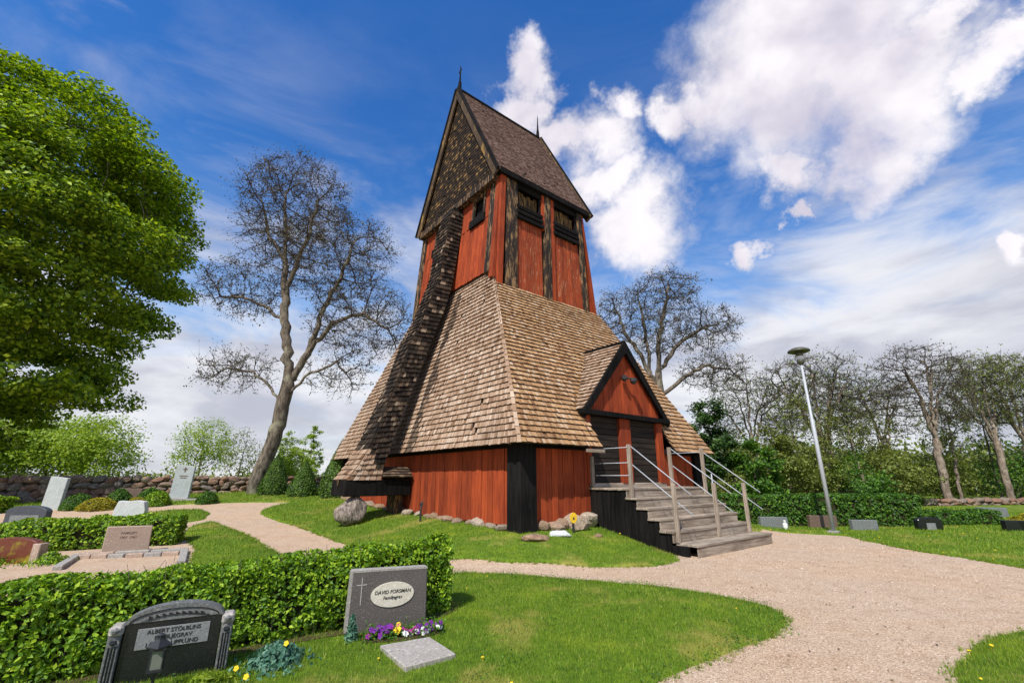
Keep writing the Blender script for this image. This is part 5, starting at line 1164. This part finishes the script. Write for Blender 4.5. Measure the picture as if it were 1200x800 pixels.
link('bloom', FM['yellow'], e, (.10, -.05, .20), (-.5, 0, 0), (1.0,)*3); link('bloom', FM['yellow'], e, (-.22, -.22, .07), (-.5, 0, 0), (1.0,)*3)
e = tuft("yellow green grassy plants at the foot of the polished black stone", -2.35, 4.05, LIME, 700, .12, .16, .09, asp=.16)
link('bloom', FM['yellow'], e, (.25, .1, .10), (-.5, 0, 0), (1.0,)*3); link('bloom', FM['yellow'], e, (.05, -.15, .06), (-.5, 0, 0), (1.2,)*3)
tuft("small green plant beside the dark red stone", -8.95, 9.55, HEDGE, 600, .2, .18, .08)
tuft("low green plants along the foot of the dark red stone", -9.9, 9.2, HEDGE, 900, .14, .35, .07)
tuft("small dark green plants on the plinth of the tall slab with cross", -14.5, 20.0, BLUEG, 400, .25, .35, .1)
# dandelions
dm = MB(); dm.lathe([(0, .012), (.018, .008), (.02, 0), (0, -.004)], 8, (0, 0, .04)); dm.tube([(0, 0, 0), (0, 0, .04)], [.003, .003], 4)
dobj = dm.build('dandelion', FLW['yellow']); dme = dobj.data; bpy.data.objects.remove(dobj)
spots = []
for (o, A, out), k in zip(LAWNS, (9, 1, 2, 16, 34, 3)):
    c = A.mean(1); ok = (c[:, 1] > 3.2) & (c[:, 1] < 17) & (np.abs(c[:, 0]) < c[:, 1]*1.1); dx = c[:, 0]-Cx; dy = c[:, 1]-Cy; s = dx*Rv[0]+dy*Rv[1]; t = dx*Lv[0]+dy*Lv[1]; ok &= ~((np.abs(s) < 4.2) & (np.abs(t) < 6.4)) & ~((s > 2) & (s < 6) & (t > -6))
    ii = np.where(ok)[0]
    for i in nr.choice(ii, min(k, len(ii)), replace=False): spots.append(c[i])
for q in spots:
    o = link('dandelion', dme, None, (q[0], q[1], q[2]), (rnd.uniform(-.3, .3), rnd.uniform(-.3, .3), 0), (rnd.uniform(.5, .95),)*3)
    tag(o, "tiny yellow dandelion in the mown lawn", "flower", "dandelions scattered over the lawns")
# pebbles
k = 26000; X = nr.uniform(-3, 9, k); Yp = 3.6+nr.exponential(3.0, k); keep = Yp < 14; X = X[keep]; Yp = Yp[keep]
P = np.stack([X, Yp, terr(X, Yp)+.002], 1); sz = nr.uniform(.004, .009, len(P))[:, None]*np.maximum(1, Yp/6)[:, None]; k = len(P)
a = nr.uniform(0, 2*PI, k); e1 = np.stack([np.cos(a), np.sin(a), 0*a], 1)*sz; e2 = np.stack([-np.sin(a), np.cos(a), 0*a], 1)*sz*.8; up = np.stack([0*a, 0*a, sz[:, 0]*.9], 1)
V = np.stack([P+e1, P+e2, P-e1, P-e2, P+up], 1).reshape(-1, 3); b = (np.arange(k)*5)[:, None]
F = np.concatenate([b+np.array([[0, 1, 4]]), b+np.array([[1, 2, 4]]), b+np.array([[2, 3, 4]]), b+np.array([[3, 0, 4]])])
me = bpy.data.meshes.new('pebbles'); me.from_pydata(V.tolist(), [], F.tolist())
def pebf(t, co, g, b): return t.ramp(g.outputs['Random Per Island'], [(0, (.22, .15, .10)), (.4, (.46, .34, .25)), (.8, (.60, .47, .36)), (1, (.72, .62, .52))])
me.materials.append(mat('pebble_stone', pebf, .85)); tag(link('pebbles', me), kind='stuff')

# clover and weeds in the near lawn, fallen leaves on the gravel
A = LAWNS[0][1]; c = A.mean(1); ok = np.where((c[:, 1] > 3.2) & (np.abs(c[:, 0]) < c[:, 1]))[0]; cc = c[nr.choice(ok, 110)]
P = np.repeat(cc, 34, 0)+nr.normal(0, 1, (110*34, 3))*[.09, .09, 0]; P[:, 2] = terr(P[:, 0], P[:, 1])+.055+nr.uniform(0, .02, len(P))
tag(link('clover', leafmesh('clover', leaves(P, np.tile([0, 0, 1.], (len(P), 1)), .021, .35, .8), HEDGED)), kind='stuff')
k = 420; P = np.stack([nr.uniform(-2, 10, k), 3.8+nr.exponential(4.0, k), np.zeros(k)], 1); P[:, 2] = terr(P[:, 0], P[:, 1])+.012
DRY = leafmat('dry_fallen_leaves', [(0, (.07, .04, .02)), (.6, (.20, .12, .05)), (1, (.34, .25, .10))], .1)
tag(link('fallen_leaves', leafmesh('fallen_leaves', leaves(P, np.tile([0, 0, 1.], (k, 1)), .035, .3, .6), DRY)), kind='stuff')
